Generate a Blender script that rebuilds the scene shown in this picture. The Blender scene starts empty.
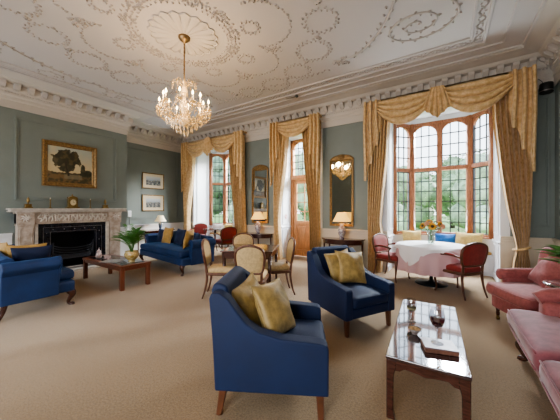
SKY = 2.6; P_BAY = 1700; P_FRONT = 75; P_CH = 11; P_LAMP = 3; P_UP = 170; P_SUN = 6.5
VIEW = 'AgX'; LOOK = 'AgX - Medium High Contrast'; EXPO = .75
import bpy, math, random
from math import sin, cos, pi, radians as R, sqrt, atan2, hypot
from mathutils import Vector, Matrix, noise
random.seed(7)
scene = bpy.context.scene
COL = scene.collection

# ---------------------------------------------------------------- materials
MATS = {}
def mat(name, col, rough=.6, metal=0., var=0., vscale=8., bump=0., bscale=60., sheen=0., spec=.5,
        emit=None, estr=0., trans=0., coat=0., col2=None, alpha=1., stretch=None, sheen_tint=None):
    if name in MATS: return MATS[name]
    m = bpy.data.materials.new(name); m.use_nodes = True
    nt = m.node_tree; N = nt.nodes; L = nt.links
    b = N['Principled BSDF']
    b.inputs['Base Color'].default_value = (*col, 1)
    b.inputs['Roughness'].default_value = rough
    b.inputs['Metallic'].default_value = metal
    b.inputs['Specular IOR Level'].default_value = spec
    b.inputs['Sheen Weight'].default_value = sheen
    b.inputs['Sheen Roughness'].default_value = .4
    if sheen_tint: b.inputs['Sheen Tint'].default_value = (*sheen_tint, 1)
    b.inputs['Coat Weight'].default_value = coat
    b.inputs['Coat Roughness'].default_value = .08
    b.inputs['Transmission Weight'].default_value = trans
    b.inputs['Alpha'].default_value = alpha
    if emit:
        b.inputs['Emission Color'].default_value = (*emit, 1)
        b.inputs['Emission Strength'].default_value = estr
    tc = N.new('ShaderNodeTexCoord')
    vec = tc.outputs['Object']
    if stretch:
        mp = N.new('ShaderNodeMapping'); mp.inputs['Scale'].default_value = stretch
        L.new(vec, mp.inputs['Vector']); vec = mp.outputs['Vector']
    if var > 0 or col2:
        nz = N.new('ShaderNodeTexNoise'); nz.inputs['Scale'].default_value = vscale
        nz.inputs['Detail'].default_value = 6; nz.inputs['Roughness'].default_value = .6
        L.new(vec, nz.inputs['Vector'])
        rp = N.new('ShaderNodeValToRGB')
        rp.color_ramp.elements[0].position = .38; rp.color_ramp.elements[1].position = .62
        c2 = col2 if col2 else tuple(min(1, c*(1+var)) for c in col)
        c1 = col if col2 else tuple(c*(1-var) for c in col)
        rp.color_ramp.elements[0].color = (*c1, 1); rp.color_ramp.elements[1].color = (*c2, 1)
        L.new(nz.outputs['Fac'], rp.inputs['Fac']); L.new(rp.outputs['Color'], b.inputs['Base Color'])
    if bump > 0:
        n2 = N.new('ShaderNodeTexNoise'); n2.inputs['Scale'].default_value = bscale
        n2.inputs['Detail'].default_value = 4
        L.new(vec, n2.inputs['Vector'])
        bp = N.new('ShaderNodeBump'); bp.inputs['Strength'].default_value = bump
        bp.inputs['Distance'].default_value = .01
        L.new(n2.outputs['Fac'], bp.inputs['Height']); L.new(bp.outputs['Normal'], b.inputs['Normal'])
    MATS[name] = m
    return m

def mat_paint(name, rough=.6):
    """colours come from the mesh's own colour attribute (painted canvases, printed covers)"""
    if name in MATS: return MATS[name]
    m = mat(name, (1, 1, 1), rough)
    at = m.node_tree.nodes.new('ShaderNodeAttribute'); at.attribute_name = 'paint'
    m.node_tree.links.new(at.outputs['Color'], m.node_tree.nodes['Principled BSDF'].inputs['Base Color'])
    return m

def mat_glass(name, tint=(1, 1, 1), gloss=.08, rough=.02, face=.5):
    if name in MATS: return MATS[name]
    m = bpy.data.materials.new(name); m.use_nodes = True
    nt = m.node_tree; N = nt.nodes; L = nt.links; N.clear()
    o = N.new('ShaderNodeOutputMaterial'); t = N.new('ShaderNodeBsdfTransparent'); g = N.new('ShaderNodeBsdfGlossy')
    t.inputs['Color'].default_value = (*tint, 1); g.inputs['Roughness'].default_value = rough
    lw = N.new('ShaderNodeLayerWeight'); lw.inputs['Blend'].default_value = .25
    mu = N.new('ShaderNodeMath'); mu.operation = 'MULTIPLY_ADD'
    mu.inputs[1].default_value = face; mu.inputs[2].default_value = gloss
    L.new(lw.outputs['Facing'], mu.inputs[0])
    mx = N.new('ShaderNodeMixShader'); L.new(mu.outputs[0], mx.inputs['Fac'])
    L.new(t.outputs[0], mx.inputs[1]); L.new(g.outputs[0], mx.inputs[2]); L.new(mx.outputs[0], o.inputs['Surface'])
    MATS[name] = m
    return m

# ---------------------------------------------------------------- mesh builder
class MB:
    def __init__(s): s.v = []; s.f = []; s.sm = []; s.col = None
    def add(s, vs, fs, smooth=False):
        o = len(s.v); s.v += [tuple(p) for p in vs]
        s.f += [tuple(i+o for i in f) for f in fs]; s.sm += [smooth]*len(fs); return s
    def box(s, x0, x1, y0, y1, z0, z1):
        return s.add([(x0,y0,z0),(x1,y0,z0),(x1,y1,z0),(x0,y1,z0),(x0,y0,z1),(x1,y0,z1),(x1,y1,z1),(x0,y1,z1)],
            [(0,3,2,1),(4,5,6,7),(0,1,5,4),(1,2,6,5),(2,3,7,6),(3,0,4,7)])
    def prism(s, poly, t0, t1, f):
        n = len(poly)
        vs = [f(u, v, t0) for u, v in poly] + [f(u, v, t1) for u, v in poly]
        fs = [tuple(range(n)), tuple(range(2*n-1, n-1, -1))] + [(i, i+n, (i+1) % n+n, (i+1) % n) for i in range(n)]
        return s.add(vs, fs)
    def lathe(s, prof, c=(0,0,0), n=24, sx=1., sy=1., caps=True, ribs=0, ribamp=0):
        vs = []; fs = []; m = len(prof)
        for r, z in prof:
            for k in range(n):
                a = 2*pi*k/n; rr = r*(1+ribamp*cos(ribs*a)) if ribs else r
                vs.append((c[0]+rr*cos(a)*sx, c[1]+rr*sin(a)*sy, c[2]+z))
        for i in range(m-1):
            for k in range(n):
                k2 = (k+1) % n; fs.append((i*n+k, i*n+k2, (i+1)*n+k2, (i+1)*n+k))
        s.add(vs, fs, True)
        if caps:
            o = len(s.v)-len(vs)
            if prof[0][0] > 1e-4: s.f.append(tuple(o+k for k in range(n-1, -1, -1))); s.sm.append(False)
            if prof[-1][0] > 1e-4: s.f.append(tuple(o+(m-1)*n+k for k in range(n))); s.sm.append(False)
        return s
    def ball(s, c, r, n=10, m=6, sc=(1,1,1)):
        vs = []; fs = []
        for i in range(m+1):
            t = pi*i/m
            for k in range(n):
                a = 2*pi*k/n
                vs.append((c[0]+r*sc[0]*sin(t)*cos(a), c[1]+r*sc[1]*sin(t)*sin(a), c[2]-r*sc[2]*cos(t)))
        for i in range(m):
            for k in range(n):
                k2 = (k+1) % n; fs.append((i*n+k, i*n+k2, (i+1)*n+k2, (i+1)*n+k))
        return s.add(vs, fs, True)
    def octa(s, c, r, h):
        x, y, z = c
        return s.add([(x+r,y,z),(x,y+r,z),(x-r,y,z),(x,y-r,z),(x,y,z+h*.4),(x,y,z-h*.6)],
            [(0,1,4),(1,2,4),(2,3,4),(3,0,4),(1,0,5),(2,1,5),(3,2,5),(0,3,5)])
    def tube(s, pts, rad, n=8, closed=False, sub=0, flat=1.):
        P = [Vector(p) for p in pts]; Q = len(P)
        rr = list(rad) if hasattr(rad, '__len__') else [rad]*Q
        if sub:
            P2 = []; r2 = []
            segs = Q if closed else Q-1
            for i in range(segs):
                p0 = P[(i-1) % Q] if (closed or i > 0) else P[0]*2-P[1]
                p1 = P[i]; p2 = P[(i+1) % Q]
                p3 = P[(i+2) % Q] if (closed or i+2 < Q) else P[-1]*2-P[-2]
                for k in range(sub):
                    t = k/sub
                    P2.append(.5*((2*p1)+(p2-p0)*t+(2*p0-5*p1+4*p2-p3)*t*t+(3*p1-p0-3*p2+p3)*t**3))
                    r2.append(rr[i]*(1-t)+rr[(i+1) % Q]*t)
            if not closed: P2.append(P[-1]); r2.append(rr[-1])
            P, rr = P2, r2; Q = len(P)
        T = []
        for i in range(Q):
            if closed: d = P[(i+1) % Q]-P[i-1]
            else: d = P[min(i+1, Q-1)]-P[max(i-1, 0)]
            T.append(d.normalized() if d.length > 1e-9 else Vector((0,0,1)))
        up = Vector((0,0,1)) if abs(T[0].z) < .9 else Vector((1,0,0))
        nrm = (up-T[0]*up.dot(T[0])).normalized()
        vs = []; fs = []
        for i in range(Q):
            nrm = nrm-T[i]*nrm.dot(T[i]); nrm.normalize()
            b = T[i].cross(nrm)
            for k in range(n):
                a = 2*pi*k/n
                vs.append(P[i]+nrm*(cos(a)*rr[i])+b*(sin(a)*rr[i]*flat))
        for i in range(Q if closed else Q-1):
            j = (i+1) % Q
            for k in range(n):
                k2 = (k+1) % n; fs.append((i*n+k, i*n+k2, j*n+k2, j*n+k))
        s.add(vs, fs, True)
        if not closed:
            o = len(s.v)-len(vs)
            s.f.append(tuple(o+k for k in range(n-1, -1, -1))); s.sm.append(False)
            s.f.append(tuple(o+(Q-1)*n+k for k in range(n))); s.sm.append(False)
        return s
    def surf(s, f, nu, nv, cu=False, cv=False):
        vs = [f(i/nu, j/nv) for j in range(nv+(0 if cv else 1)) for i in range(nu+(0 if cu else 1))]
        W = nu if cu else nu+1; H = nv if cv else nv+1; fs = []
        for j in range(nv):
            for i in range(nu):
                i2 = (i+1) % W; j2 = (j+1) % H
                fs.append((j*W+i, j*W+i2, j2*W+i2, j2*W+i))
        return s.add(vs, fs, True)
    def soft(s, x0, x1, y0, y1, z0, z1, r=.04, crown=0., n=10, xf=None, crown_dir='z', crumple=0.):
        """a padded block: rounded edges with an optional crown"""
        c = Vector(((x0+x1)/2, (y0+y1)/2, (z0+z1)/2)); h = Vector(((x1-x0)/2, (y1-y0)/2, (z1-z0)/2))
        r = min(r, min(h)*.999)
        vs = []; fs = []; idx = {}
        def pt(a, b, ax, sg):
            p = [0, 0, 0]; p[ax] = sg; p[(ax+1) % 3] = a; p[(ax+2) % 3] = b
            return tuple(p)
        def warp(t):  # more samples near the edges
            return sin(t*pi/2)
        def vid(p):
            k = tuple(round(q, 5) for q in p)
            if k in idx: return idx[k]
            q = Vector((p[0]*h.x, p[1]*h.y, p[2]*h.z))
            inn = Vector([max(-(h[i]-r), min(h[i]-r, q[i])) for i in range(3)])
            d = q-inn
            q = inn+d.normalized()*r if d.length > 1e-9 else q
            if crown:
                if crown_dir == 'z' and p[2] > .5: q.z += crown*(1-p[0]**2)*(1-p[1]**2)
                if crown_dir == 'y' and p[1] > .5: q.y += crown*(1-p[0]**2)*(1-p[2]**2)
                if crown_dir == 'x' and p[0] > .5: q.x += crown*(1-p[1]**2)*(1-p[2]**2)
            q = c+q
            if crumple: q = q+Vector(noise.noise_vector(q*6))*crumple
            if xf: q = Vector(xf(q))
            idx[k] = len(vs); vs.append(q); return idx[k]
        for ax in range(3):
            for sg in (-1, 1):
                for i in range(n):
                    for j in range(n):
                        a0, a1 = warp(-1+2*i/n), warp(-1+2*(i+1)/n); b0, b1 = warp(-1+2*j/n), warp(-1+2*(j+1)/n)
                        q = [vid(pt(a0,b0,ax,sg)), vid(pt(a1,b0,ax,sg)), vid(pt(a1,b1,ax,sg)), vid(pt(a0,b1,ax,sg))]
                        fs.append(tuple(q if sg > 0 else q[::-1]))
        return s.add(vs, fs, True)

def build(name, mb, m, parent=None, bevel=0, seg=2, loc=None, rot=None):
    me = bpy.data.meshes.new(name)
    me.from_pydata(mb.v, [], mb.f)
    me.polygons.foreach_set('use_smooth', mb.sm)
    if mb.col:
        ca = me.color_attributes.new('paint', 'FLOAT_COLOR', 'POINT')
        for i, c in enumerate(mb.col): ca.data[i].color = (*c, 1)
    me.materials.append(m); me.update()
    o = bpy.data.objects.new(name, me); COL.objects.link(o)
    if parent: o.parent = parent
    if loc: o.location = loc
    if rot: o.rotation_euler = rot
    if bevel:
        b = o.modifiers.new('bevel', 'BEVEL'); b.width = bevel; b.segments = seg
        b.limit_method = 'ANGLE'; b.angle_limit = R(35); b.harden_normals = False
        if seg > 1:
            for p in me.polygons: p.use_smooth = True
            w = o.modifiers.new('wn', 'WEIGHTED_NORMAL'); w.keep_sharp = False
    return o
def tag(o, label, cat, group=None):
    o['label'] = label; o['category'] = cat
    if group: o['group'] = group
    return o
def struct(o): o['kind'] = 'structure'; return o
def thing(name, label, cat, loc=(0,0,0), rz=0., group=None):
    o = bpy.data.objects.new(name, None); COL.objects.link(o)
    o.empty_display_size = .1
    o.location = loc; o.rotation_euler = (0, 0, rz)
    return tag(o, label, cat, group)
def snode(name, loc=(0,0,0), rz=0.):
    o = bpy.data.objects.new(name, None); COL.objects.link(o); o.location = loc; o.rotation_euler = (0,0,rz)
    return struct(o)
def dup(root, loc, rz, label, group=None, sc=None):
    kids = [o for o in bpy.data.objects if o.parent == root]
    sub = {k: [o for o in bpy.data.objects if o.parent == k] for k in kids}
    r = root.copy(); COL.objects.link(r); r.location = loc; r.rotation_euler = (0,0,rz); r['label'] = label
    if group: r['group'] = group
    for k in kids:
        c = k.copy(); COL.objects.link(c); c.parent = r
        for g in sub[k]:
            d = g.copy(); COL.objects.link(d); d.parent = c
    return r
def lerp(a, b, t): return a+(b-a)*t
def pl(t, pts):
    """piecewise-linear with smooth steps"""
    if t <= pts[0][0]: return pts[0][1]
    for (a, x), (b, y) in zip(pts, pts[1:]):
        if t <= b:
            k = (t-a)/(b-a); return x+(y-x)*k
    return pts[-1][1]

# ---------------------------------------------------------------- palette

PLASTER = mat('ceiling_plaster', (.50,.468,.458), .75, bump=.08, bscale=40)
RELIEF_SHADED = mat('plaster_relief_shaded', (.40,.365,.34), .8)  # darker than the ceiling plaster: the ornament's shadows are put into its colour
RELIEF2 = mat('plaster_relief_pale', (.48,.445,.42), .8)
CORNICE = mat('cornice_plaster', (.54,.50,.46), .7)
WALL = mat('grey_green_paint', (.190,.222,.210), .6, var=.04, vscale=2, bump=.03, bscale=90)
WHITE = mat('white_paint', (.74,.76,.79), .45)
CREAM = mat('cream_paint', (.60,.55,.46), .5)
def carpet_mat():
    m = mat('carpet', (.30,.200,.105), .95, var=.16, vscale=70, bump=.6, bscale=160, sheen=.3)
    nt = m.node_tree; N = nt.nodes; L = nt.links
    b = N['Principled BSDF']; src = b.inputs['Base Color'].links[0].from_socket
    nz = N.new('ShaderNodeTexNoise'); nz.inputs['Scale'].default_value = 1.3; nz.inputs['Detail'].default_value = 3
    tc = N.new('ShaderNodeTexCoord'); L.new(tc.outputs['Object'], nz.inputs['Vector'])
    mr = N.new('ShaderNodeMapRange'); mr.inputs[3].default_value = .86; mr.inputs[4].default_value = 1.1
    L.new(nz.outputs['Fac'], mr.inputs[0])
    mx = N.new('ShaderNodeMix'); mx.data_type = 'RGBA'; mx.blend_type = 'MULTIPLY'; mx.inputs[0].default_value = 1
    L.new(src, mx.inputs[6]); L.new(mr.outputs[0], mx.inputs[7]); L.new(mx.outputs[2], b.inputs['Base Color'])
    return m
CARPET = carpet_mat()
OAK = mat('oak_window_frame', (.33,.135,.065), .45, var=.25, vscale=14, stretch=(4,4,.6))
OAKDOOR = mat('oak_door', (.45,.20,.075), .4, var=.25, vscale=10, stretch=(5,5,.6))
LEAD = mat('lead_bars', (.05,.055,.06), .5)
GLASS = mat_glass('window_glass', (.95,.98,1.), .0, face=.12)
MAHOG = mat('mahogany', (.060,.021,.014), .22, var=.3, vscale=12, stretch=(1,6,6), coat=.5)
WALNUT = mat('walnut_frame', (.12,.05,.028), .35, var=.25, vscale=20)
GLOSSW = mat('polished_mahogany_top', (.035,.016,.02), .03, var=.3, vscale=5, stretch=(1,5,1), coat=1., spec=1.)
GLOSSW.node_tree.nodes['Principled BSDF'].inputs['Coat IOR'].default_value = 1.95
REDWOOD = mat('red_brown_wood', (.16,.05,.025), .3, var=.3, vscale=12, stretch=(1,6,6))
BLUE = mat('navy_velvet', (.003,.014,.058), .65, var=.10, vscale=3, bump=.1, bscale=200, sheen=.08, sheen_tint=(.10,.35,.9))
BLUES = mat('royal_blue_velvet', (.004,.026,.10), .65, var=.2, vscale=3, bump=.08, bscale=200, sheen=.18, sheen_tint=(.15,.45,1.))
NAVYC = mat('dark_navy_velvet', (.006,.014,.05), .8, sheen=.25, sheen_tint=(.2,.4,.9))
GOLDV = mat('gold_velvet', (.35,.235,.08), .5, var=.22, vscale=16, bump=.25, bscale=30, sheen=.5, sheen_tint=(1.,.85,.5))
GOLDD = mat('old_gold_velvet', (.38,.225,.06), .6, var=.15, vscale=14, sheen=.3)
CURT = mat('gold_damask', (.55,.36,.165), .5, col2=(.72,.52,.29), vscale=16, bump=.15, bscale=40, sheen=.3)
PINK = mat('rose_pink_damask', (.31,.09,.085), .75, var=.14, vscale=25, sheen=.25, bump=.1, bscale=90)
PINK2 = mat('faded_rose_velvet', (.25,.075,.09), .7, var=.2, vscale=12, sheen=.4)
RED = mat('crimson_upholstery', (.24,.03,.027), .7, var=.12, vscale=18, sheen=.2)
CREAMF = mat('straw_damask', (.50,.36,.18), .7, var=.12, vscale=30)
BRASS = mat('old_brass', (.22,.15,.06), .35, metal=.85, var=.2, vscale=20)
GILT = mat('gilt_wood', (.24,.15,.06), .45, metal=.4, var=.35, vscale=30, bump=.4, bscale=50)
IRON = mat('black_iron', (.012,.013,.018), .38, metal=.4)
BARS = mat('worn_grate_iron', (.07,.075,.09), .35, metal=.7)
STEEL = mat('bright_steel', (.35,.33,.33), .3, metal=.9)
SLATE = mat('black_slate', (.012,.014,.022), .25, var=.3, vscale=10)
MARBLE = mat('veined_marble', (.36,.285,.225), .35, col2=(.56,.49,.43), vscale=7, bump=.1, bscale=20)
MARBLEL = mat('carved_marble', (.60,.55,.50), .4, var=.12, vscale=12)
CHROME = mat('silver_mirror_glass', (.80,.83,.83), .02, metal=1.)
SHADE = mat('lit_pleated_shade', (.80,.52,.18), .8, emit=(1.,.55,.13), estr=.85)
SHADE2 = mat('ivory_lampshade', (.85,.75,.55), .8, emit=(1.,.72,.36), estr=.25)
PORC = mat('blue_white_porcelain', (.62,.60,.62), .15, col2=(.18,.12,.16), vscale=26, coat=.6)
BLUEPORC = mat('dark_blue_porcelain', (.05,.08,.14), .15, col2=(.15,.2,.28), vscale=20, coat=.6)
LEAF = mat('palm_green', (.06,.20,.035), .5, var=.3, vscale=20)
LEAF2 = mat('glossy_leaf', (.08,.25,.03), .35, var=.3, vscale=14)
BLACK = mat('matt_black', (.012,.012,.012), .5)
CLOTH = mat('white_linen', (.74,.72,.74), .75)
ROSECLOTH = mat('pink_underskirt', (.60,.40,.42), .8)
# ================================================================ room shell
XL, XR, YB, YF, ZC = -8.24, 1.56, 6.15, -1.15, 4.05
XBR = -7.5                       # face of the chimney breast
CX = -3.345                      # middle of the room
BAYS = {1: (-7.66, -5.73), 3: (-1.08, .85)}
DOOR = (-3.92, -2.77)
ZB = 3.66
m = MB(); m.box(XL-.3, XR+.3, YF-.2, YB+.02, -.1, 0)
for k, (a, b) in BAYS.items(): m.box(a-.1, b+.1, YB+.02, 7.5, -.1, 0)
m.box(DOOR[0], DOOR[1], YB+.02, 6.95, -.1, 0)
struct(build('floor', m, CARPET))
# back wall with three openings
m = MB(); T = .12
xs = [XL, BAYS[1][0]-.14, BAYS[1][1]+.14, DOOR[0]-.12, DOOR[1]+.12, BAYS[3][0]-.14, BAYS[3][1]+.14, XR]
for i in range(0, 8, 2): m.box(xs[i]-(T if i == 0 else 0), xs[i+1]+(T if i == 6 else 0), YB, YB+T, 0, ZC)
m.box(xs[1], xs[2], YB, YB+T, ZB, ZC); m.box(xs[5], xs[6], YB, YB+T, ZB, ZC); m.box(xs[3], xs[4], YB, YB+T, 3.6, ZC)
struct(build('wall_back', m, WALL))
m = MB(); m.box(XL-T, XL, YF, YB, 0, ZC)
m.box(XL, XBR, 1.20, 3.74, 1.34, ZC)            # the chimney breast, above and beside the firebox
m.box(XL, XBR, 1.20, 1.90, 0, 1.34); m.box(XL, XBR, 3.18, 3.74, 0, 1.34); m.box(XL, XBR, 1.90, 3.18, 1.0, 1.34)
struct(build('wall_left', m, WALL))
m = MB(); m.box(XR, XR+T, YF, YB, 0, ZC)
struct(build('wall_right', m, WALL))
# the unseen wall behind the camera, with three tall windows added for fill light
FW = [(-7.1, -5.5), (-4.15, -2.55), (-1.25, .35)]
m = MB(); x = XL-T
for a, b in FW:
    m.box(x, a, YF-T, YF, 0, ZC); m.box(a, b, YF-T, YF, 0, .45); m.box(a, b, YF-T, YF, 3.3, ZC); x = b
m.box(x, XR+T, YF-T, YF, 0, ZC)
struct(build('wall_front', m, WALL))
for i, (a, b) in enumerate(FW):
    m = MB()
    for q in (a, b-.06, (a+b)/2-.03): m.box(q, q+.06, YF-.09, YF-.03, .45, 3.3)
    for z in (.45, 1.15, 1.86, 2.57, 3.24): m.box(a+.06, b-.06, YF-.085, YF-.035, z, z+.06)
    struct(build('window_%d' % (4+i), m, WHITE, bevel=.004, seg=1))
# ceiling
m = MB(); m.box(XL-T, XR+T, YF-T, YB+T, ZC, ZC+.1)
ceil = struct(build('ceiling', m, PLASTER))

# ---------------------------------------------------------------- cornice (runs round the walls)
prof = [(0,3.47),(.018,3.47),(.018,3.62),(.035,3.64),(.035,3.70),(.06,3.73),(.075,3.78),(.10,3.80),(.11,3.84),(.11,3.94),(.20,3.95),
        (.235,3.975),(.26,4.0),(.40,4.025),(.48,4.03),(.50,4.05)]
LOOP = [(XL,YF),(XL,1.20),(XBR,1.20),(XBR,3.74),(XL,3.74),(XL,YB),(XR,YB),(XR,YF)]   # clockwise seen from above, interior at the right
def offset_loop(lp, d):
    out = []; n = len(lp)
    for i in range(n):
        p0, p1, p2 = lp[i-1], lp[i], lp[(i+1) % n]
        e1 = Vector((p1[0]-p0[0], p1[1]-p0[1])).normalized(); e2 = Vector((p2[0]-p1[0], p2[1]-p1[1])).normalized()
        n1 = Vector((e1.y, -e1.x)); n2 = Vector((e2.y, -e2.x))
        out.append((p1[0]+(n1.x+n2.x)*d, p1[1]+(n1.y+n2.y)*d))
    return out
m = MB(); n = len(LOOP); vs = []; fs = []
for d, z in prof: vs += [(x, y, z) for x, y in offset_loop(LOOP, d)]
for i in range(len(prof)-1):
    for k in range(n): fs.append((i*n+k, i*n+(k+1) % n, (i+1)*n+(k+1) % n, (i+1)*n+k))
m.add(vs, fs)
struct(build('trim_1', m, CORNICE))
# modillion blocks and bead row
m = MB(); mb2 = MB()
for i in range(n):
    a, b = Vector(LOOP[i]), Vector(LOOP[(i+1) % n]); e = (b-a); ln = e.length; e.normalize(); nn = Vector((e.y, -e.x))
    if i == n-1: continue
    k = max(1, int(ln/.205))
    for j in range(k):
        p = a+e*((j+.5)*ln/k)
        def f(u, v, t): q = p+nn*u+e*t; return (q.x, q.y, v)
        m.prism([(.10,3.83),(.13,3.835),(.17,3.87),(.21,3.90),(.225,3.945),(.10,3.945)], -.05, .05, f)
        m.prism([(.10,3.80),(.125,3.80),(.14,3.835),(.10,3.835)], -.03, .03, f)
    k = int(ln/.045)
    for j in range(k):
        p = a+e*((j+.5)*ln/k)
        mb2.ball((p.x+nn.x*.078, p.y+nn.y*.078, 3.765), .014, 6, 4)
struct(build('trim_2', m, RELIEF2, bevel=.006, seg=1)); struct(build('trim_3', mb2, RELIEF2))

# ---------------------------------------------------------------- ceiling ribs and bands
def rect_rib(m, inset_x, inset_y, w, h):
    x0, x1, y0, y1 = XBR+.53+(inset_x-.47)*.35, XR-inset_x, YF+inset_y, YB-inset_y
    z0, z1 = ZC-h, ZC+.005
    m.box(x0, x1, y0, y0+w, z0, z1); m.box(x0, x1, y1-w, y1, z0, z1)
    m.box(x0, x0+w, y0+w, y1-w, z0, z1); m.box(x1-w, x1, y0+w, y1-w, z0, z1)
m = MB()
rect_rib(m, .47, .54, .045, .030); rect_rib(m, .76, .80, .035, .025)
rect_rib(m, 1.02, .98, .045, .032); rect_rib(m, 1.20, 1.19, .04, .028)
struct(build('trim_4', m, PLASTER, bevel=.01, seg=2))
def blob(m, x, y, r, h=.014, a=0., st=1.):
    """a low leaf or bud of plaster standing off the ceiling"""
    k = 6; vs = []; ca, sa = cos(a), sin(a)
    for rr, z in ((1., ZC+.002), (.75, ZC-h*.7), (.3, ZC-h)):
        for i in range(k):
            t = 2*pi*i/k; u = cos(t)*rr*r*st; v = sin(t)*rr*r
            vs.append((x+u*ca-v*sa, y+u*sa+v*ca, z))
    fs = [(i, (i+1) % k, k+(i+1) % k, k+i)[::-1] for i in range(k)]+[(k+i, k+(i+1) % k, 2*k+(i+1) % k, 2*k+i)[::-1] for i in range(k)]
    fs.append(tuple(2*k+i for i in range(k)))
    m.add(vs, fs, True)
def husk(m, pts, step=.055, r=.016, spread=.02):
    """leaves and buds strung along a curve"""
    acc = 0; side = 1
    for (x0, y0), (x1, y1) in zip(pts, pts[1:]):
        ln = hypot(x1-x0, y1-y0); a = atan2(y1-y0, x1-x0)
        while acc < ln:
            t = acc/ln; x = lerp(x0, x1, t); y = lerp(y0, y1, t); side = -side
            j = random.uniform(.6, 1.3)
            blob(m, x-sin(a)*spread*side*j, y+cos(a)*spread*side*j, r*random.uniform(.7, 1.2), .017, a+side*.8, 1.7)
            acc += step*random.uniform(.8, 1.2)
        acc -= ln
def arc(cx, cy, r, a0, a1, n=24, ry=None): return [(cx+r*cos(R(lerp(a0,a1,i/n))), cy+(ry or r)*sin(R(lerp(a0,a1,i/n)))) for i in range(n+1)]
RX, RY = -3.36, 2.52
m = MB(); mt = MB()
# chain of wreaths round the room's centre
nw = 19
for i in range(nw):
    a = 2*pi*i/nw+.42; rw = .27 if i % 2 else .235
    husk(m, arc(RX+2.06*cos(a), RY+2.06*sin(a), rw*1.0, 0, 360, 26), .042, .0155, .022)
    for q in (0,1,2): blob(m, RX+2.06*cos(a+pi/nw)+random.uniform(-.03,.03), RY+2.06*sin(a+pi/nw)+random.uniform(-.03,.03), .03, .025, a, 1.3)
# ring of leaf panels round the rose
for ring, rr, st in ((.74,.014,.03),(.80,.018,.05),(.68,.012,.04)):
    husk(m, arc(RX, RY, ring, 0, 360, 60), st, rr, .03)
for i in range(12):
    a = 2*pi*i/12
    husk(m, arc(RX+.76*cos(a), RY+.76*sin(a), .085, 0, 360, 10), .03, .012, .01)
# cusped festoons between the rose and the chain
for i in range(8):
    a = 2*pi*i/8+pi/8; cx, cy = RX+1.18*cos(a), RY+1.18*sin(a)
    w = math.degrees(a)
    husk(m, arc(cx, cy, .46, w-105, w+105, 26), .06, .017, .006)
    husk(m, arc(RX+1.05*cos(a), RY+1.05*sin(a), .13, 0, 360, 12), .035, .015, .02)
    b = a+pi/8
    for q in range(14): blob(m, RX+1.42*cos(b)+random.gauss(0,.06), RY+1.42*sin(b)+random.gauss(0,.06), .022, .02, random.random()*6, 1.6)
# four corners: scrolls, stems and palm sprays
for sx in (-1, 1):
    for sy in (-1, 1):
        def C(px, py): return (CX+sx*px, 2.5+sy*py)
        sp = []
        for i in range(60):
            t = i/59; a = R(-40+760*t); r = lerp(.52, .05, t**.8); sp.append(C(3.0+r*cos(a)*1.05, 1.68+r*sin(a)*.85))
        mt.tube([(x, y, ZC-.006) for x, y in sp], [lerp(.016,.009,i/59) for i in range(60)], 6)
        husk(m, sp, .085, .018, .028)
        st = [C(1.78,1.98), C(2.2,1.84), C(2.6,1.42), C(2.85,.9), C(2.95,.3), C(2.9,0)]
        mt.tube([(x, y, ZC-.006) for x, y in st], [.012,.015,.015,.014,.012,.01], 6, sub=8)
        husk(m, st, .075, .02, .045)
        for q in range(22):
            c = C(1.75+random.gauss(0,.09), 2.0+random.gauss(0,.07)); blob(m, *c, .022, .022, random.random()*6, 1.7)
        s2 = [C(.2,2.05), C(.6,2.16), C(1.1,2.12), C(1.5,2.1)]
        husk(m, s2, .06, .016, .02)
        s3 = []
        for i in range(46):
            t = i/45; a = R(120-620*t); r = lerp(.34, .05, t); s3.append(C(1.05+r*cos(a)*1.5+1.2*0, 2.12+r*sin(a)*.45))
        husk(m, [C(3.45, .3+.045*i) for i in range(28)], .07, .018, .04)
        sp2 = []
        for i in range(40):
            t = i/39; a = R(180+560*t); r = lerp(.42, .06, t); sp2.append(C(3.18+r*cos(a)*.6, .62+r*sin(a)))
        mt.tube([(x, y, ZC-.006) for x, y in sp2], .010, 6); husk(m, sp2, .08, .016, .025)
# leaf-filled border band
x0, x1, y0, y1 = XBR+.53+.245, XR-1.13, YF+1.10, YB-1.10
for (a, b) in (((x0,y0),(x1,y0)), ((x1,y0),(x1,y1)), ((x1,y1),(x0,y1)), ((x0,y1),(x0,y0))):
    ln = hypot(b[0]-a[0], b[1]-a[1]); k = int(ln/.028)
    for i in range(k):
        t = (i+.5)/k; x = lerp(a[0], b[0], t); y = lerp(a[1], b[1], t); w = .04*sin(i*.55)
        dx, dy = (b[1]-a[1])/ln, -(b[0]-a[0])/ln
        blob(m, x+dx*w, y+dy*w, .014, .012, i*.9, 1.8)
        if i % 2: blob(m, x-dx*w*.8, y-dy*w*.8, .012, .012, -i*.9, 1.8)
struct(build('trim_5', m, RELIEF_SHADED)); struct(build('trim_6', mt, RELIEF2))
# fluted oval rose above the chandelier
m = MB(); NR = 20
rx, ry = .455, .455
def rose(u, v):
    a = 2*pi*u; k = abs(cos(a*NR/2)); r = v*(1+.07*k*v)
    z = ZC-.008-(.020*k*v if v < .97 else .0)-.015*(1-v)
    return (RX+rx*r*cos(a), RY+ry*r*sin(a), z)
m.surf(rose, NR*8, 6, cu=True)
for i in range(NR):
    a = 2*pi*(i+.5)/NR; m.tube([(RX+.08*cos(a), RY+.08*sin(a), ZC-.012), (RX+rx*cos(a), RY+ry*sin(a), ZC-.012)], [.006,.012], 6)
    b = 2*pi*i/NR
    m.tube([(RX+1.0*rx*cos(a), RY+ry*sin(a), ZC-.01), (RX+1.1*rx*cos(b), RY+1.1*ry*sin(b), ZC-.01), (RX+rx*cos(2*b-a), RY+ry*sin(2*b-a), ZC-.01)], .013, 6, sub=4)
struct(build('trim_7', m, RELIEF2))

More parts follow.
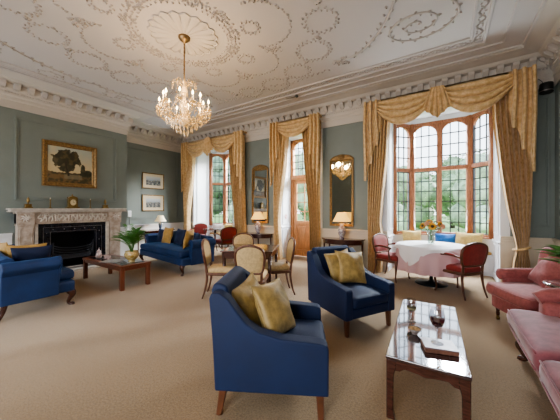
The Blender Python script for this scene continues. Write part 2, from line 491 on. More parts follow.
# ---------------------------------------------------------------- dado, skirting, wall mouldings
def run(m, a, b, nn, z0, z1, d):
    """strip against a wall from a to b standing d into the room"""
    x0, x1 = sorted((a[0], b[0])); y0, y1 = sorted((a[1], b[1]))
    if nn[0] > 0: x0, x1 = a[0], a[0]+d
    if nn[0] < 0: x0, x1 = a[0]-d, a[0]
    if nn[1] < 0: y0, y1 = a[1]-d, a[1]
    if nn[1] > 0: y0, y1 = a[1], a[1]+d
    m.box(x0, x1, y0, y1, z0, z1)
segs_back = [((XL,YB),(BAYS[1][0],YB)), ((BAYS[1][1],YB),(DOOR[0],YB)), ((DOOR[1],YB),(BAYS[3][0],YB)), ((BAYS[3][1],YB),(XR,YB))]
m = MB(); r_ = MB(); sk = MB()
def dado(a, b, nn):
    run(m, a, b, nn, .14, .84, .012); run(r_, a, b, nn, .84, .875, .035); run(r_, a, b, nn, .875, .905, .055); run(r_, a, b, nn, .80, .84, .022)
    run(sk, a, b, nn, 0, .14, .03); run(sk, a, b, nn, .14, .165, .02)
for a, b in segs_back: dado(a, b, (0,-1))
struct(build('trim_8', m, CREAM)); struct(build('trim_9', r_, CREAM, bevel=.006)); struct(build('baseboard_back', sk, CREAM, bevel=.004, seg=1))
m = MB(); r_ = MB(); sk = MB()
dado((XL,3.74),(XL,YB-.03),(1,0)); dado((XL,YF),(XL,1.20),(1,0)); dado((XBR,1.20),(XBR,1.47),(1,0)); dado((XBR,3.52),(XBR,3.74),(1,0))
struct(build('trim_10', m, WHITE)); struct(build('trim_11', r_, WHITE, bevel=.006)); struct(build('baseboard_left', sk, WHITE, bevel=.004, seg=1))
m = MB(); r_ = MB(); sk = MB(); dado((XR,YF),(XR,YB-.06),(-1,0))
struct(build('trim_12', m, CREAM)); struct(build('trim_13', r_, CREAM, bevel=.006)); struct(build('baseboard_right', sk, CREAM, bevel=.004, seg=1))
def frame_mould(m, axis, pos, a0, a1, z0, z1, w=.04, d=.022, sgn=1):
    def bx(u0, u1, v0, v1, dd):
        if axis == 'x': m.box(min(pos, pos+sgn*dd), max(pos, pos+sgn*dd), u0, u1, v0, v1)
        else: m.box(u0, u1, min(pos, pos+sgn*dd), max(pos, pos+sgn*dd), v0, v1)
    for (i, dd, ww) in ((0, d, w), (w*1.4, d*.55, w*.5)):
        bx(a0+i, a1-i, z0+i, z0+i+ww, dd); bx(a0+i, a1-i, z1-i-ww, z1-i, dd)
        bx(a0+i, a0+i+ww, z0+i+ww, z1-i-ww, dd); bx(a1-i-ww, a1-i, z0+i+ww, z1-i-ww, dd)
m = MB(); frame_mould(m, 'x', XBR, 1.50, 3.47, 1.58, 3.33)
frame_mould(m, 'x', XL, 4.0, 5.9, 1.08, 3.33, .03, .015)
frame_mould(m, 'y', YB, .98, 1.5, 1.08, 3.33, .03, .015, -1)
frame_mould(m, 'x', XR, 3.6, 5.95, 1.08, 3.33, .03, .015, -1); frame_mould(m, 'x', XR, .9, 3.4, 1.08, 3.33, .03, .015, -1)
struct(build('trim_14', m, WALL, bevel=.006))

# ---------------------------------------------------------------- leaded oak windows
def arch_z(t, top, rise):
    """four-centred head: t in -1..1"""
    return top-rise*(1-sqrt(max(0., 1-min(1., abs(t))**2.0)))
def spandrel(m, x0, x1, zlow, ztop, y0, y1, rise=.24, n=16, head=.02):
    vs = []; fs = []
    for i in range(n+1):
        t = -1+2*i/n; x = lerp(x0, x1, i/n); za = min(ztop, arch_z(t, ztop-head, rise))
        vs += [(x,y0,za),(x,y0,ztop),(x,y1,za),(x,y1,ztop)]
    for i in range(n):
        a = 4*i; b = a+4
        fs += [(a, b, b+1, a+1), (a+2, a+3, b+3, b+2), (a, a+2, b+2, b), (a+1, b+1, b+3, a+3)]
    m.add(vs, fs)
def light(fr, gl, ld, x0, x1, z0, z1, cols, rows, arched, sash=None):
    """one leaded light between x0..x1"""
    gl.add([(x0,.05,z0),(x1,.05,z0),(x1,.05,z1),(x0,.05,z1)], [(0,1,2,3)])
    b = .011
    for i in range(1, cols):
        x = lerp(x0, x1, i/cols); ld.box(x-b, x+b, .04, .06, z0, z1)
    for j in range(1, rows):
        z = lerp(z0, z1, j/rows); ld.box(x0, x1, .04, .06, z-b, z+b)
    if arched: spandrel(fr, x0-.001, x1+.001, z0, z1, .02, .09)
    if sash:      # dark iron casement round an opening light
        s = .018
        ld.box(x0, x0+s, .025, .075, z0, z1); ld.box(x1-s, x1, .025, .075, z0, z1); ld.box(x0, x1, .025, .075, z0, z0+s); ld.box(x0, x1, .025, .075, z1-s, z1)
def window_panel(parent, W, nl, z0, z1, ztr, cols, loc, rz, sashes=()):
    """nl lights side by side between z0 and z1 with a transom"""
    e = bpy.data.objects.new('casement', None); COL.objects.link(e); e.parent = parent; e.location = loc; e.rotation_euler = (0,0,rz)
    fr, gl, ld = MB(), MB(), MB(); j = .045
    fr.box(0, W, 0, .11, z0-.07, z0); fr.box(0, W, 0, .11, z1, z1+.06)
    fr.box(0, j, 0, .11, z0, z1); fr.box(W-j, W, 0, .11, z0, z1)
    fr.box(j, W-j, -.012, .122, ztr-.045, ztr+.045)
    inner = (W-2*j-(nl-1)*.105)/nl
    for k in range(nl):
        a = j+k*(inner+.105); b = a+inner
        if k < nl-1: fr.box(b, b+.105, -.01, .12, z0, z1)
        light(fr, gl, ld, a, b, z0, ztr-.045, cols, 6, False, sash=('lo', k) in sashes)
        light(fr, gl, ld, a, b, ztr+.045, z1, cols, 4, True, sash=('hi', k) in sashes)
    build('frame', fr, OAK, e, bevel=.006, seg=1); build('pane', gl, GLASS, e); build('leading', ld, LEAD, e)
    return e
for k, (a, b) in BAYS.items():
    w = snode('window_%d' % (1 if k == 1 else 3))
    cxm = (a+b)/2; hw = .60; y1 = 7.32; y0 = 6.90; z0, z1, ztr = .84, 3.49, 2.38
    window_panel(w, 2*hw, 2, z0, z1, ztr, 3, (cxm-hw, y1, 0), 0, (('lo',0),('hi',1)))
    L_ = hypot(cxm-hw-a, y1-y0); an = atan2(y1-y0, cxm-hw-a)
    window_panel(w, L_, 1, z0, z1, ztr, 3, (a, y0, 0), an, (('lo',0),))
    window_panel(w, L_, 1, z0, z1, ztr, 3, (cxm+hw, y1, 0), -an, (('lo',0),('hi',0)))
    p = MB()      # corner posts
    for (px_, py_) in ((a, y0), (cxm-hw, y1), (cxm+hw, y1), (b, y0)):
        p.lathe([(.078, z0-.07), (.078, z1+.06)], (px_, py_+.05, 0), 8)
    build('corner_post', p, OAK, w)
    # bay fabric: white reveals, apron walls below the sill, ceiling, stone outer face
    m = MB(); TH = .14
    m.box(a-TH, a, YB, y0+.03, 0, 4.0); m.box(b, b+TH, YB, y0+.03, 0, 4.0)
    for (pa, pb) in (((a,y0),(cxm-hw,y1)), ((cxm-hw,y1),(cxm+hw,y1)), ((cxm+hw,y1),(b,y0))):
        d = Vector((pb[0]-pa[0], pb[1]-pa[1])).normalized(); nn = Vector((-d.y, d.x))*.16
        m.prism([(pa[0]-d.x*.02,pa[1]-d.y*.02),(pb[0]+d.x*.02,pb[1]+d.y*.02),(pb[0]+nn.x,pb[1]+nn.y),(pa[0]+nn.x,pa[1]+nn.y)], 0, z0-.07, lambda u, v, t: (u, v, t))
        m.prism([(pa[0]-d.x*.02,pa[1]-d.y*.02),(pb[0]+d.x*.02,pb[1]+d.y*.02),(pb[0]+nn.x,pb[1]+nn.y),(pa[0]+nn.x,pa[1]+nn.y)], z1+.06, 4.0, lambda u, v, t: (u, v, t))
    struct(build('wall_bay_'+('west' if k == 1 else 'east'), m, WHITE))
    m = MB(); m.prism([(a,YB),(b,YB),(b,y0),(cxm+hw,y1+.1),(cxm-hw,y1+.1),(a,y0)], ZB, ZB+.1, lambda u, v, t: (u, v, t))
    struct(build('ceiling_bay', m, WHITE))
    # sill board and panelled linings
    m = MB(); m.prism([(a,y0-.05),(cxm-hw,y1-.07),(cxm+hw,y1-.07),(b,y0-.05),(b,y0+.02),(cxm+hw,y1+.02),(cxm-hw,y1+.02),(a,y0+.02)], z0-.075, z0-.045, lambda u, v, t: (u, v, t))
    struct(build('trim_%d' % (20+k), m, OAK, bevel=.005, seg=1))
    m = MB()
    for (xx, sg) in ((a, 1), (b, -1)):
        frame_mould(m, 'x', xx, YB+.12, y0-.10, .16, .70, .03, .014, sg)
        frame_mould(m, 'x', xx, YB+.12, y0-.10, .90, 3.5, .03, .014, sg)
        m.box(min(xx, xx+sg*.03), max(xx, xx+sg*.03), YB+.01, y0-.04, .745, .785)
        m.box(min(xx, xx+sg*.02), max(xx, xx+sg*.02), YB+.01, 6.86, 0, .12)
    struct(build('trim_%d' % (24+k), m, WHITE, bevel=.004, seg=1))
    # window seat fixed in the bay
    m = MB(); poly = [(a+.002,6.86),(b-.002,6.86),(b-.002,y0-.01),(cxm+hw,y1-.012),(cxm-hw,y1-.012),(a+.002,y0-.01)]
    m.prism(poly, 0, .43, lambda u, v, t: (u, v, t))
    m.box(a+.002, b-.002, 6.835, 6.90, .40, .432)
    for q in range(3):
        xa = a+.06+q*(b-a-.12)/3; frame_mould(m, 'y', 6.86, xa+.04, xa+(b-a-.12)/3-.04, .08, .36, .022, .010, -1)
    struct(build('trim_%d' % (28+k), m, WHITE, bevel=.004, seg=1))
    m = MB(); m.soft(a+.03, b-.03, 6.85, 7.24, .433, .50, .03, .01, 10,
        xf=lambda q: (cxm+(q.x-cxm)*(1 if q.y < 6.95 else lerp(1, .70, min(1, (q.y-6.95)/.29))), q.y, q.z))
    o = build('window_seat_pad', m, mat('ochre_pad', (.48,.33,.13), .8, var=.1))
    tag(o, 'ochre squab pad on the white bench of the %s bay window' % ('far left' if k == 1 else 'right-hand'), 'seat pad')

# ---------------------------------------------------------------- glazed oak garden door
dx0, dx1, dy = DOOR[0], DOOR[1], 6.70
m = MB(); m.box(dx0-.12, dx0, YB, dy+.12, 0, 3.6); m.box(dx1, dx1+.12, YB, dy+.12, 0, 3.6); m.box(dx0, dx1, YB, dy+.12, 3.46, 3.6)
struct(build('wall_door_recess', m, WHITE))
m = MB()
for (xx, sg) in ((dx0, 1), (dx1, -1)):
    frame_mould(m, 'x', xx, YB+.08, dy-.07, .16, .82, .03, .012, sg); frame_mould(m, 'x', xx, YB+.08, dy-.07, .95, 3.3, .03, .012, sg)
    m.box(min(xx, xx+sg*.025), max(xx, xx+sg*.025), YB+.01, dy-.01, .86, .90); m.box(min(xx, xx+sg*.02), max(xx, xx+sg*.02), YB+.01, dy-.01, 0, .13)
struct(build('trim_34', m, WHITE, bevel=.004, seg=1))
d1 = snode('door_1', (dx0+.001, dy, 0))
W = dx1-dx0-.002; fr, gl, ld, rb = MB(), MB(), MB(), MB()
fr.box(0, .09, 0, .12, 0, 3.44); fr.box(W-.09, W, 0, .12, 0, 3.44); fr.box(0, W, -.02, .13, 2.27, 2.40); fr.box(0, W, 0, .12, 3.38, 3.455)
fr.box(W/2-.035, W/2+.035, 0, .12, 2.40, 3.40)
for a_, b_ in ((.09, W/2-.035), (W/2+.035, W-.09)): light(fr, gl, ld, a_, b_, 2.40, 3.40, 3, 5, True)
build('frame', fr, OAKDOOR, d1, bevel=.006, seg=1)
lf = MB(); a_, b_ = .095, W-.095
lf.box(a_, a_+.10, .02, .075, .01, 2.26); lf.box(b_-.10, b_, .02, .075, .01, 2.26)
for z0_, z1_ in ((.01,.20),(.93,1.05),(2.15,2.26)): lf.box(a_+.10, b_-.10, .02, .075, z0_, z1_)
lf.box((a_+b_)/2-.045, (a_+b_)/2+.045, .02, .075, .20, .93)
lf.box(a_+.10, b_-.10, .04, .06, .20, .93)
for q0, q1 in ((a_+.13, (a_+b_)/2-.075), ((a_+b_)/2+.075, b_-.13)): lf.box(q0, q1, .03, .065, .25, .88)
for i in (1, 2): x = lerp(a_+.10, b_-.10, i/3); lf.box(x-.012, x+.012, .03, .065, 1.05, 2.15)
for j in (1, 2, 3): z = lerp(1.05, 2.15, j/4); lf.box(a_+.10, b_-.10, .03, .065, z-.012, z+.012)
leaf = build('door_leaf', lf, OAKDOOR, d1, bevel=.008, seg=1)
gl.add([(a_+.1,.05,1.05),(b_-.1,.05,1.05),(b_-.1,.05,2.15),(a_+.1,.05,2.15)], [(0,1,2,3)])
build('pane', gl, GLASS, d1); build('leading', ld, LEAD, d1)
h = MB(); h.ball((b_-.05, -.02, 1.02), .028); h.tube([(b_-.05,.02,1.02),(b_-.05,-.02,1.02)], .01)
build('door_handle', h, BRASS, d1)
# ================================================================ scatter cushions
def pillow_mesh(w, h, t, seed=0, n=18):
    """square cushion standing in the XZ plane, base at z=0, pointed corners, soft creases"""
    m = MB(); rnd = random.Random(seed); ph = [rnd.uniform(0, 6) for _ in range(4)]
    def side(sg):
        def f(u, v):
            a, b = sin((u*2-1)*pi/2), sin((v*2-1)*pi/2)
            pin = 1-.10*(1-a*a)*(b*b)-0; pin2 = 1-.10*(1-b*b)*(a*a)
            x = a*w/2*pin2; z = b*h/2*pin
            th = t/2*(max(0, (1-a**2))**.45)*(max(0, (1-b**2))**.45)
            th *= 1+.10*sin(5*a+ph[0]+2*b)+.08*sin(7*b+ph[1]-3*a)
            th += .004*sin(14*(a+b)+ph[2])*(1-a*a)*(1-b*b)
            return (x, sg*th, z+h/2)
        return f
    m.surf(side(1), n, n); m.surf(side(-1), n, n)
    m.f[-n*n:] = [q[::-1] for q in m.f[-n*n:]]
    return m
def cushion(label, m_, loc, rz, tilt=-15, w=.45, h=.45, t=.17, seed=0, roll=0, group=None, name='cushion', piping=True):
    e = thing(name, label, 'cushion', loc, rz, group)
    c = build('cover', pillow_mesh(w, h, t, seed), m_, e, rot=(R(tilt), R(roll), 0))
    if piping:
        p = MB(); pts = []
        for i in range(40):
            s_ = i/10; k = int(s_); q = s_-k; q = 2*q-1; q = sin(q*pi/2)
            a, b = [(q,-1),(1,q),(-q,1),(-1,-q)][k]
            pts.append((a*w/2*(1-.10*(1-b*b)*(a*a)), 0, b*h/2*(1-.10*(1-a*a)*(b*b))+h/2))
        p.tube(pts, .006, 6, closed=True)
        o = build('piping', p, m_, e, rot=(R(tilt), R(roll), 0))
    return e

# ================================================================ navy wing-topped armchairs
def side_panel(m, y0, y1):
    pr = [(-.36,.19),(-.375,.50),(-.40,.80),(-.385,.84),(-.33,.84),(-.27,.80),(-.21,.72),(-.15,.645),(-.06,.585),(.08,.55),(.33,.53),(.375,.52),(.39,.50),(.39,.19)]
    m.prism(pr, y0, y1, lambda u, v, t: (u, t, v))
def armchair(label, loc, rz):
    e = thing('armchair', label, 'armchair', loc, rz, 'navy velvet armchairs')
    for sg in (-1, 1):
        m = MB(); side_panel(m, *sorted((sg*.275, sg*.375))); build('arm', m, BLUE, e, bevel=.028, seg=4)
    m = MB(); m.prism([(-.365,.19),(-.385,.50),(-.415,.83),(-.40,.875),(-.36,.885),(-.30,.86),(-.235,.48),(-.20,.19)], -.29, .29,
        lambda u, v, t: (u, t, v+(.012*cos(t/.29*pi/2) if v > .82 else 0)))
    build('backrest', m, BLUE, e, bevel=.03, seg=4)
    m = MB(); m.soft(-.29, .385, -.274, .274, .19, .30, .02); build('seat_rail', m, BLUE, e)
    m = MB(); m.soft(-.25, .405, -.272, .272, .30, .425, .045, .025, 12); build('seat', m, BLUE, e)
    m = MB()
    for z in (.318, .408): m.tube([(-.1,-.268,z),(.392,-.262,z),(.396,0,z+.004),(.392,.262,z),(-.1,.268,z)], .005, 6)
    build('piping', m, BLUE, e)
    for sx in (-1, 1):
        for sy in (-1, 1):
            m = MB(); x, y = (.335 if sx > 0 else -.31), sy*.32; k = .035 if sx < 0 else .008
            m.prism([(-.026,-.026),(.026,-.026),(.026,.026),(-.026,.026)], 0, 1, lambda u, v, t: (x+u*(.72+.28*t)-k*(1-t)*(1 if sx < 0 else -1), y+v*(.72+.28*t), .2*t))
            build('leg', m, mat('brown_leg', (.13,.05,.025), .35, var=.2), e, bevel=.004, seg=1)
    return e
A1 = (-1.145, 1.70, 0); A2 = (-1.03, 3.21, 0)
r1, r2 = R(28), R(-31)
armchair('navy velvet armchair nearest the camera, seen from its side and back', A1, r1)
armchair('navy velvet armchair at the far end of the glossy coffee table, seat facing us', A2, r2)
def local(o, rz, x, y, z): return (o[0]+x*cos(rz)-y*sin(rz), o[1]+x*sin(rz)+y*cos(rz), z)
cushion('gold velvet cushion nearest the arm on the near navy armchair', GOLDV, local(A1, r1, .085, -.10, .44), R(93), -26, .41, .42, .17, 3, 5)
cushion('gold velvet cushion tucked behind another on the near navy armchair', GOLDV, local(A1, r1, -.08, -.01, .445), R(106), -24, .41, .42, .15, 5, -7)
cushion('gold velvet cushion in front, on the far navy armchair', GOLDV, local(A2, r2, .0, .08, .445), r2+R(82), -22, .42, .42, .17, 8, 5)
cushion('gold velvet cushion half hidden behind another on the far navy armchair', GOLDV, local(A2, r2, -.09, .02, .445), r2+R(96), -18, .42, .41, .14, 9, -5)

# ================================================================ sofas
def cabriole(m, x, y, ztop, dx, dy, s=1.):
    """cabriole leg with knee out along (dx,dy) and a pad foot"""
    P = [(0,1.0),(.022,.86),(.030,.72),(.012,.45),(-.006,.22),(.004,.10),(.026,.04),(.028,.0)]
    rr = [.040,.042,.036,.024,.017,.016,.028,.026]
    m.tube([(x+dx*a*s, y+dy*a*s, ztop*b+(.002 if b == 0 else 0)) for a, b in P], [q*s for q in rr], 10, sub=3)
def blue_sofa(label, loc, rz, length=2.45):
    """camel sofa with outward scrolled arms; faces local -Y"""
    e = thing('sofa', label, 'sofa', loc, rz, 'royal blue velvet sofas')
    h = length/2; D = .40
    m = MB(); m.soft(-h+.10, h-.10, -D, D-.04, .20, .36, .03, n=8); build('seat_rail', m, BLUES, e)
    m = MB(); m.soft(-h+.16, h-.16, -D-.02, D-.18, .36, .50, .055, .035, 16); build('seat_cushion', m, BLUES, e)
    m = MB(); pts = [(-h+.16,-D+.01,.375),(0,-D-.005,.378),(h-.16,-D+.01,.375)]; m.tube(pts, .006, 6, sub=4)
    pts = [(-h+.18,-D+.01,.49),(0,-D-.005,.505),(h-.18,-D+.01,.49)]; m.tube(pts, .006, 6, sub=4); build('piping', m, BLUES, e)
    m = MB()
    def back(u, v):
        x = lerp(-h+.12, h-.12, u); hump = .075*exp_hump(2*u-1)
        prof_ = [(.17,.30),(.19,.55),(.215,.70+hump),(.25,.765+hump),(.31,.78+hump),(.37,.755+hump),(.385,.70+hump),(.37,.50),(.36,.20)]
        k = v*(len(prof_)-1); i = min(int(k), len(prof_)-2); t = k-i
        return (x, lerp(prof_[i][0], prof_[i+1][0], t), lerp(prof_[i][1], prof_[i+1][1], t))
    m.surf(back, 30, 24)
    for u in (0, 1):
        m.add([back(u, j/16) for j in range(17)], [tuple(range(17))])
    build('backrest', m, BLUES, e)
    for sg in (-1, 1):
        m = MB(); x0 = sg*(h-.17)
        pr = [(0,.30),(0,.56),(.015,.62),(.0,.665),(.02,.71),(.07,.735),(.13,.73),(.175,.695),(.185,.64),(.16,.595),(.13,.57),(.125,.48),(.11,.36),(.10,.20),(0,.20)]
        n = len(pr); f0 = lambda u, v, t: (x0+sg*u, t, v)
        poly = pr if sg > 0 else pr[::-1]
        m.prism(poly, -D+.20, D-.03, f0)
        build('arm', m, BLUES, e, bevel=.014, seg=3)
        m = MB(); c = (x0+sg*.09, -D+.195, .66)
        m.tube([(x0+sg*u, -D+.195, v) for u, v in pr[2:12]], .007, 6, sub=3); build('arm_piping', m, BLUES, e)
    for sx in (-1, 1):
        m = MB(); cabriole(m, sx*(h-.17), -D+.06, .22, sx*.7, -.9, 1.25)
        build('leg', m, MAHOG, e)
        m = MB(); m.tube([(sx*(h-.16), D-.09, .22), (sx*(h-.15), D-.06, .10), (sx*(h-.14), D-.01, .0)], [.035,.028,.022], 8, sub=3); build('leg', m, MAHOG, e)
    return e
def exp_hump(t): return math.exp(-(t*1.9)**2)
SO2 = (-5.62, 3.93, 0); rs2 = R(-8)
blue_sofa('royal blue velvet sofa facing us beyond the low fireside table', SO2, rs2, 2.40)
SO1 = (-5.70, 1.16, 0); rs1 = R(180)
blue_sofa('royal blue velvet sofa at the left edge, its scrolled arm end turned to us', SO1, rs1, 2.45)
def s2(x, y, z): return local(SO2, rs2, x, y, z)
cushion('navy cushion at the left end of the far blue sofa', NAVYC, s2(-.80,.03,.51), rs2+R(8), -16, .42, .36, .14, 11)
cushion('gold cushion between navy ones on the far blue sofa', GOLDD, s2(-.40,-.03,.515), rs2+R(2), -14, .42, .42, .15, 12)
cushion('navy cushion right of the centre gold one on the far blue sofa', NAVYC, s2(.10,.03,.515), rs2-R(4), -16, .46, .40, .14, 13)
cushion('gold cushion turned edgeways at the right arm of the far blue sofa', GOLDD, s2(.66,-.04,.515), rs2-R(52), -12, .42, .42, .15, 14)
cushion('navy cushion leaning on the right arm of the far blue sofa', NAVYC, s2(.86,.06,.52), rs2-R(25), -12, .38, .34, .13, 15)
def s1(x, y, z): return local(SO1, rs1, x, y, z)
cushion('navy cushion nearest us on the left-edge blue sofa', NAVYC, s1(-.72,-.02,.52), rs1+R(78), -14, .42, .36, .15, 16)
cushion('gold cushion behind the navy one on the left-edge blue sofa', GOLDD, s1(-.60,.0,.52), rs1+R(72), -10, .42, .38, .14, 17)
cushion('gold cushion at the very left edge, leaning on the blue sofa back', GOLDD, s1(-.28,.13,.52), rs1+R(10), -14, .42, .42, .14, 18)

# ---------------------------------------------------------------- rose pink seating
def pink_sofa():
    """faces -X along the right wall"""
    e = thing('sofa', 'faded rose pink sofa along the right wall, cut by the frame', 'sofa', (.98, 2.27, 0), 0)
    L0, L1 = -.98, .98
    m = MB(); m.soft(-.40, .40, L0, L1, .14, .33, .025, n=10); build('seat_rail', m, PINK, e)
    for a, b in ((-.0, .97), (-.97, -.0)):
        m = MB(); m.soft(-.49, .24, a+.004, b-.004, .325, .475, .06, .035, 16, crumple=.006); build('seat_cushion', m, PINK2, e)
        p = MB()
        for z in (.345, .455): p.tube([(-.482, a+.05, z), (-.49, (a+b)/2, z), (-.482, b-.05, z)], .006, 6, sub=6)
        build('piping', p, PINK2, e)
    m = MB(); m.soft(.16, .46, L0+.03, L1-.03, .30, .86, .10, .0, 14, xf=lambda q: (q.x+.10*(q.z-.4), q.y, q.z+.05*(1-(q.y/1.0)**2))); build('backrest', m, PINK, e)
    for sg in (-1, 1):
        m = MB(); yy = sg*.90
        m.soft(-.27, .36, yy-.10, yy+.08, .30, .60, .05, n=10); build('arm', m, PINK, e)
        m = MB(); pts = [(-.29, yy-.01, .60), (-.20, yy, .645), (-.05, yy, .66), (.10, yy, .665), (.28, yy, .70), (.38, yy, .78)]
        m.tube(pts, [.055,.062,.066,.07,.08,.085], 16, sub=3); build('arm_roll', m, PINK, e)
    for a, b in ((L0+.05,-.9), (L1-.05,.9)):
        m = MB(); cabriole(m, -.36, a, .17, -.9, b, 1.05); build('leg', m, MAHOG, e)
    return e
pink_sofa()
def pink_chair():
    e = thing('armchair', 'deep rose pink armchair on castors in the right-hand corner', 'armchair', (.99, 4.10, 0), R(205-180))
    # faces local -X
    m = MB(); m.soft(-.38, .38, -.36, .36, .15, .33, .03, n=8); build('seat_rail', m, PINK, e)
    m = MB(); m.soft(-.47, .22, -.345, .345, .325, .475, .065, .03, 14); build('seat_cushion', m, PINK, e)
    m = MB()
    for z in (.345, .458): m.tube([(-.3,-.342,z),(-.44,-.32,z),(-.468,0,z),(-.44,.32,z),(-.3,.342,z)], .006, 6, sub=4)
    build('piping', m, PINK, e)
    m = MB(); m.soft(.04, .26, -.33, .33, .30, .93, .075, .0, 12, xf=lambda q: (q.x+.16*(q.z-.35), q.y*(1-.12*max(0, q.z-.7)), q.z+.04*(1-(q.y/.33)**2 if abs(q.y) < .33 else 0))); build('backrest', m, PINK, e)
    for sg in (-1, 1):
        yy = sg*.36
        m = MB(); m.soft(-.22, .32, yy-.06, yy+.06, .30, .58, .04, n=8); build('arm', m, PINK, e)
        m = MB(); m.tube([(-.27, yy, .565), (-.1, yy, .575), (.12, yy, .58), (.30, yy, .60)], [.068,.072,.072,.07], 16, sub=3)
        m.ball((-.27, yy, .565), .068, 14, 8, (.35, 1, 1)); build('arm_roll', m, PINK, e)
    for sx in (-1, 1):
        for sy in (-1, 1):
            m = MB(); m.lathe([(.015,.05),(.022,.08),(.017,.11),(.028,.16)], (sx*.33, sy*.30, 0), 12); leg = build('leg', m, MAHOG, e)
            m = MB(); m.lathe([(.0,-.012),(.022,-.012),(.022,.012),(.0,.012)], (0,0,0), 12)
            m.v = [(sx*.33+z, sy*.30+y, .022+x) for x, y, z in m.v]
            m.lathe([(.014,.035),(.018,.055)], (sx*.33, sy*.30, 0), 10); build('castor', m, BRASS, leg)
    return e
pink_chair()
cushion('rose pink cushion on the pink armchair in the corner', PINK, (.93, 4.20, .485), R(-72), -26, .42, .40, .16, 21, 14)
cushion('rose pink cushion at the far end of the pink sofa', PINK, (1.00, 3.0, .48), R(-10), -18, .42, .38, .16, 22, 4)
# ================================================================ French show-wood chairs
def french_chair(label, loc, rz, wood, cloth, arms=False, group=None, scale=1., name='dining_chair', cat='chair'):
    """faces local +X; carved frame, padded oval-topped back, cabriole legs"""
    e = thing(name, label, cat, loc, rz, group)
    if scale != 1: e.scale = (scale,)*3
    w = .255 if arms else .20; d = .23; zs = .40; H = .97; kz = .86 if not arms else .80; lean = .16
    def B(y, z):   # a point in the plane of the leaning, slightly curved back
        z = .47+(z-.47)*kz
        return (-d-.01-lean*(z-.45)+.25*y*y, y, z)
    loop = [(-w*.80,.53),(-w*.95,.66),(-w*1.0,.80),(-w*.86,.90),(-w*.45,.955),(0,.97),(w*.45,.955),(w*.86,.90),(w*1.0,.80),(w*.95,.66),(w*.80,.53),(w*.3,.515),(-w*.3,.515)]
    m = MB(); m.tube([B(y, z*H/.97) for y, z in loop], .017, 8, closed=True, sub=4, flat=1.3)
    m.ball(B(0, H+.008), .022, 8, 6, (.7,1.5,.7))
    build('back_frame', m, wood, e)
    m = MB(); lp = []
    cz = .735
    outer = []
    Q = len(loop)
    for i in range(Q):
        p0, p1, p2, p3 = loop[i-1], loop[i], loop[(i+1) % Q], loop[(i+2) % Q]
        for k in range(4):
            t = k/4
            outer.append(tuple(.5*((2*p1[j])+(p2[j]-p0[j])*t+(2*p0[j]-5*p1[j]+4*p2[j]-p3[j])*t*t+(3*p1[j]-p0[j]-3*p2[j]+p3[j])*t**3) for j in (0, 1)))
    for sg, th in ((1, .035), (-1, .022)):
        def f(u, v):
            y, z = outer[int(round(u*len(outer))) % len(outer)]
            y, z = y*v, cz+(z-cz)*v; p = B(y, z*H/.97); o = sg*th*sqrt(max(0, 1-(v*.98)**4))
            return (p[0]+o, p[1], p[2])
        k0 = len(m.f); m.surf(f, len(outer), 6, cu=True)
    build('backrest', m, cloth, e)
    m = MB()
    for sg in (-1, 1):   # rear legs continuing as stiles
        m = MB(); m.tube([B(sg*w*.80,.55), (-d-.005, sg*w*.78, .42), (-d+.0, sg*w*.80, .30), (-d-.03, sg*w*.84, .12), (-d-.07, sg*w*.88, .0)], [.017,.021,.020,.015,.013], 8, sub=4)
        build('leg', m, wood, e)
        m = MB(); P = [(0,.40),(.022,.35),(.025,.30),(.004,.18),(-.012,.08),(.006,.02),(.012,0)]
        m.tube([(d-.01+a*.8, sg*(w-.015+a*.6), z) for a, z in P], [.026,.028,.024,.016,.012,.017,.015], 8, sub=3)
        build('leg', m, wood, e)
    m = MB(); rail = [(-d,-w*.80),(-.05,-w*.97),(d-.01,-w),(d+.02,-w*.5),(d+.025,0),(d+.02,w*.5),(d-.01,w),(-.05,w*.97),(-d,w*.80),(-d-.01,0)]
    m.tube([(x, y, .385-(.012 if abs(y) < .1 else 0)) for x, y in rail], .024, 8, closed=True, sub=3, flat=.7)
    build('seat_rail', m, wood, e)
    m = MB()
    def cs(q):
        t = (q.x+d)/(2*d); return (q.x, q.y*lerp(.80, 1., t), q.z)
    m.soft(-d, d+.015, -w, w, .38, .475 if not arms else .49, .04, .022, 10, xf=cs); build('seat', m, cloth, e)
    if arms:
        for sg in (-1, 1):
            m = MB(); m.tube([B(sg*w*.97,.68), (-.10, sg*(w+.015), .665), (.05, sg*(w+.025), .66), (.125, sg*(w+.02), .645), (.14, sg*(w+.02), .625)], [.015,.016,.017,.021,.015], 8, sub=3)
            m.tube([(.115, sg*(w+.02), .64), (.085, sg*(w+.01), .56), (.095, sg*(w-.0), .46), (.10, sg*(w-.005), .39)], [.016,.014,.017,.019], 8, sub=3)
            build('arm', m, wood, e)
            m = MB(); m.ball((-.06, sg*(w+.015), .675), .02, 10, 6, (5.2,1.1,1)); build('arm_pad', m, cloth, e)
    return e
g = 'straw-coloured chairs round the games table'
french_chair('walnut chair at the left corner of the games table, back seen edgeways', (-3.04, 3.03, 0), R(35), WALNUT, CREAMF, group=g)
french_chair('walnut chair nearest us at the games table, its back turned to us', (-2.38, 2.97, 0), R(120), WALNUT, CREAMF, group=g)
french_chair('walnut chair right of the games table, facing left', (-2.40, 3.58, 0), R(224), WALNUT, CREAMF, group=g)
french_chair('walnut chair on the far side of the games table, facing us', (-3.22, 3.76, 0), R(-45), WALNUT, CREAMF, group=g)
g = 'crimson open armchairs in the window bays'
french_chair('crimson open armchair left of the cloth-covered round table', (-.90, 5.60, 0), R(-22), WALNUT, RED, True, g, name='open_armchair', cat='armchair')
french_chair('crimson open armchair with its back to us, right of the cloth-covered round table', (.19, 5.20, 0), R(138), WALNUT, RED, True, g, name='open_armchair', cat='armchair')
french_chair('crimson open armchair with rounded back, left of the small table in the far left bay', (-7.32, 6.05, 0), R(-60), WALNUT, RED, True, g, name='open_armchair', cat='armchair')
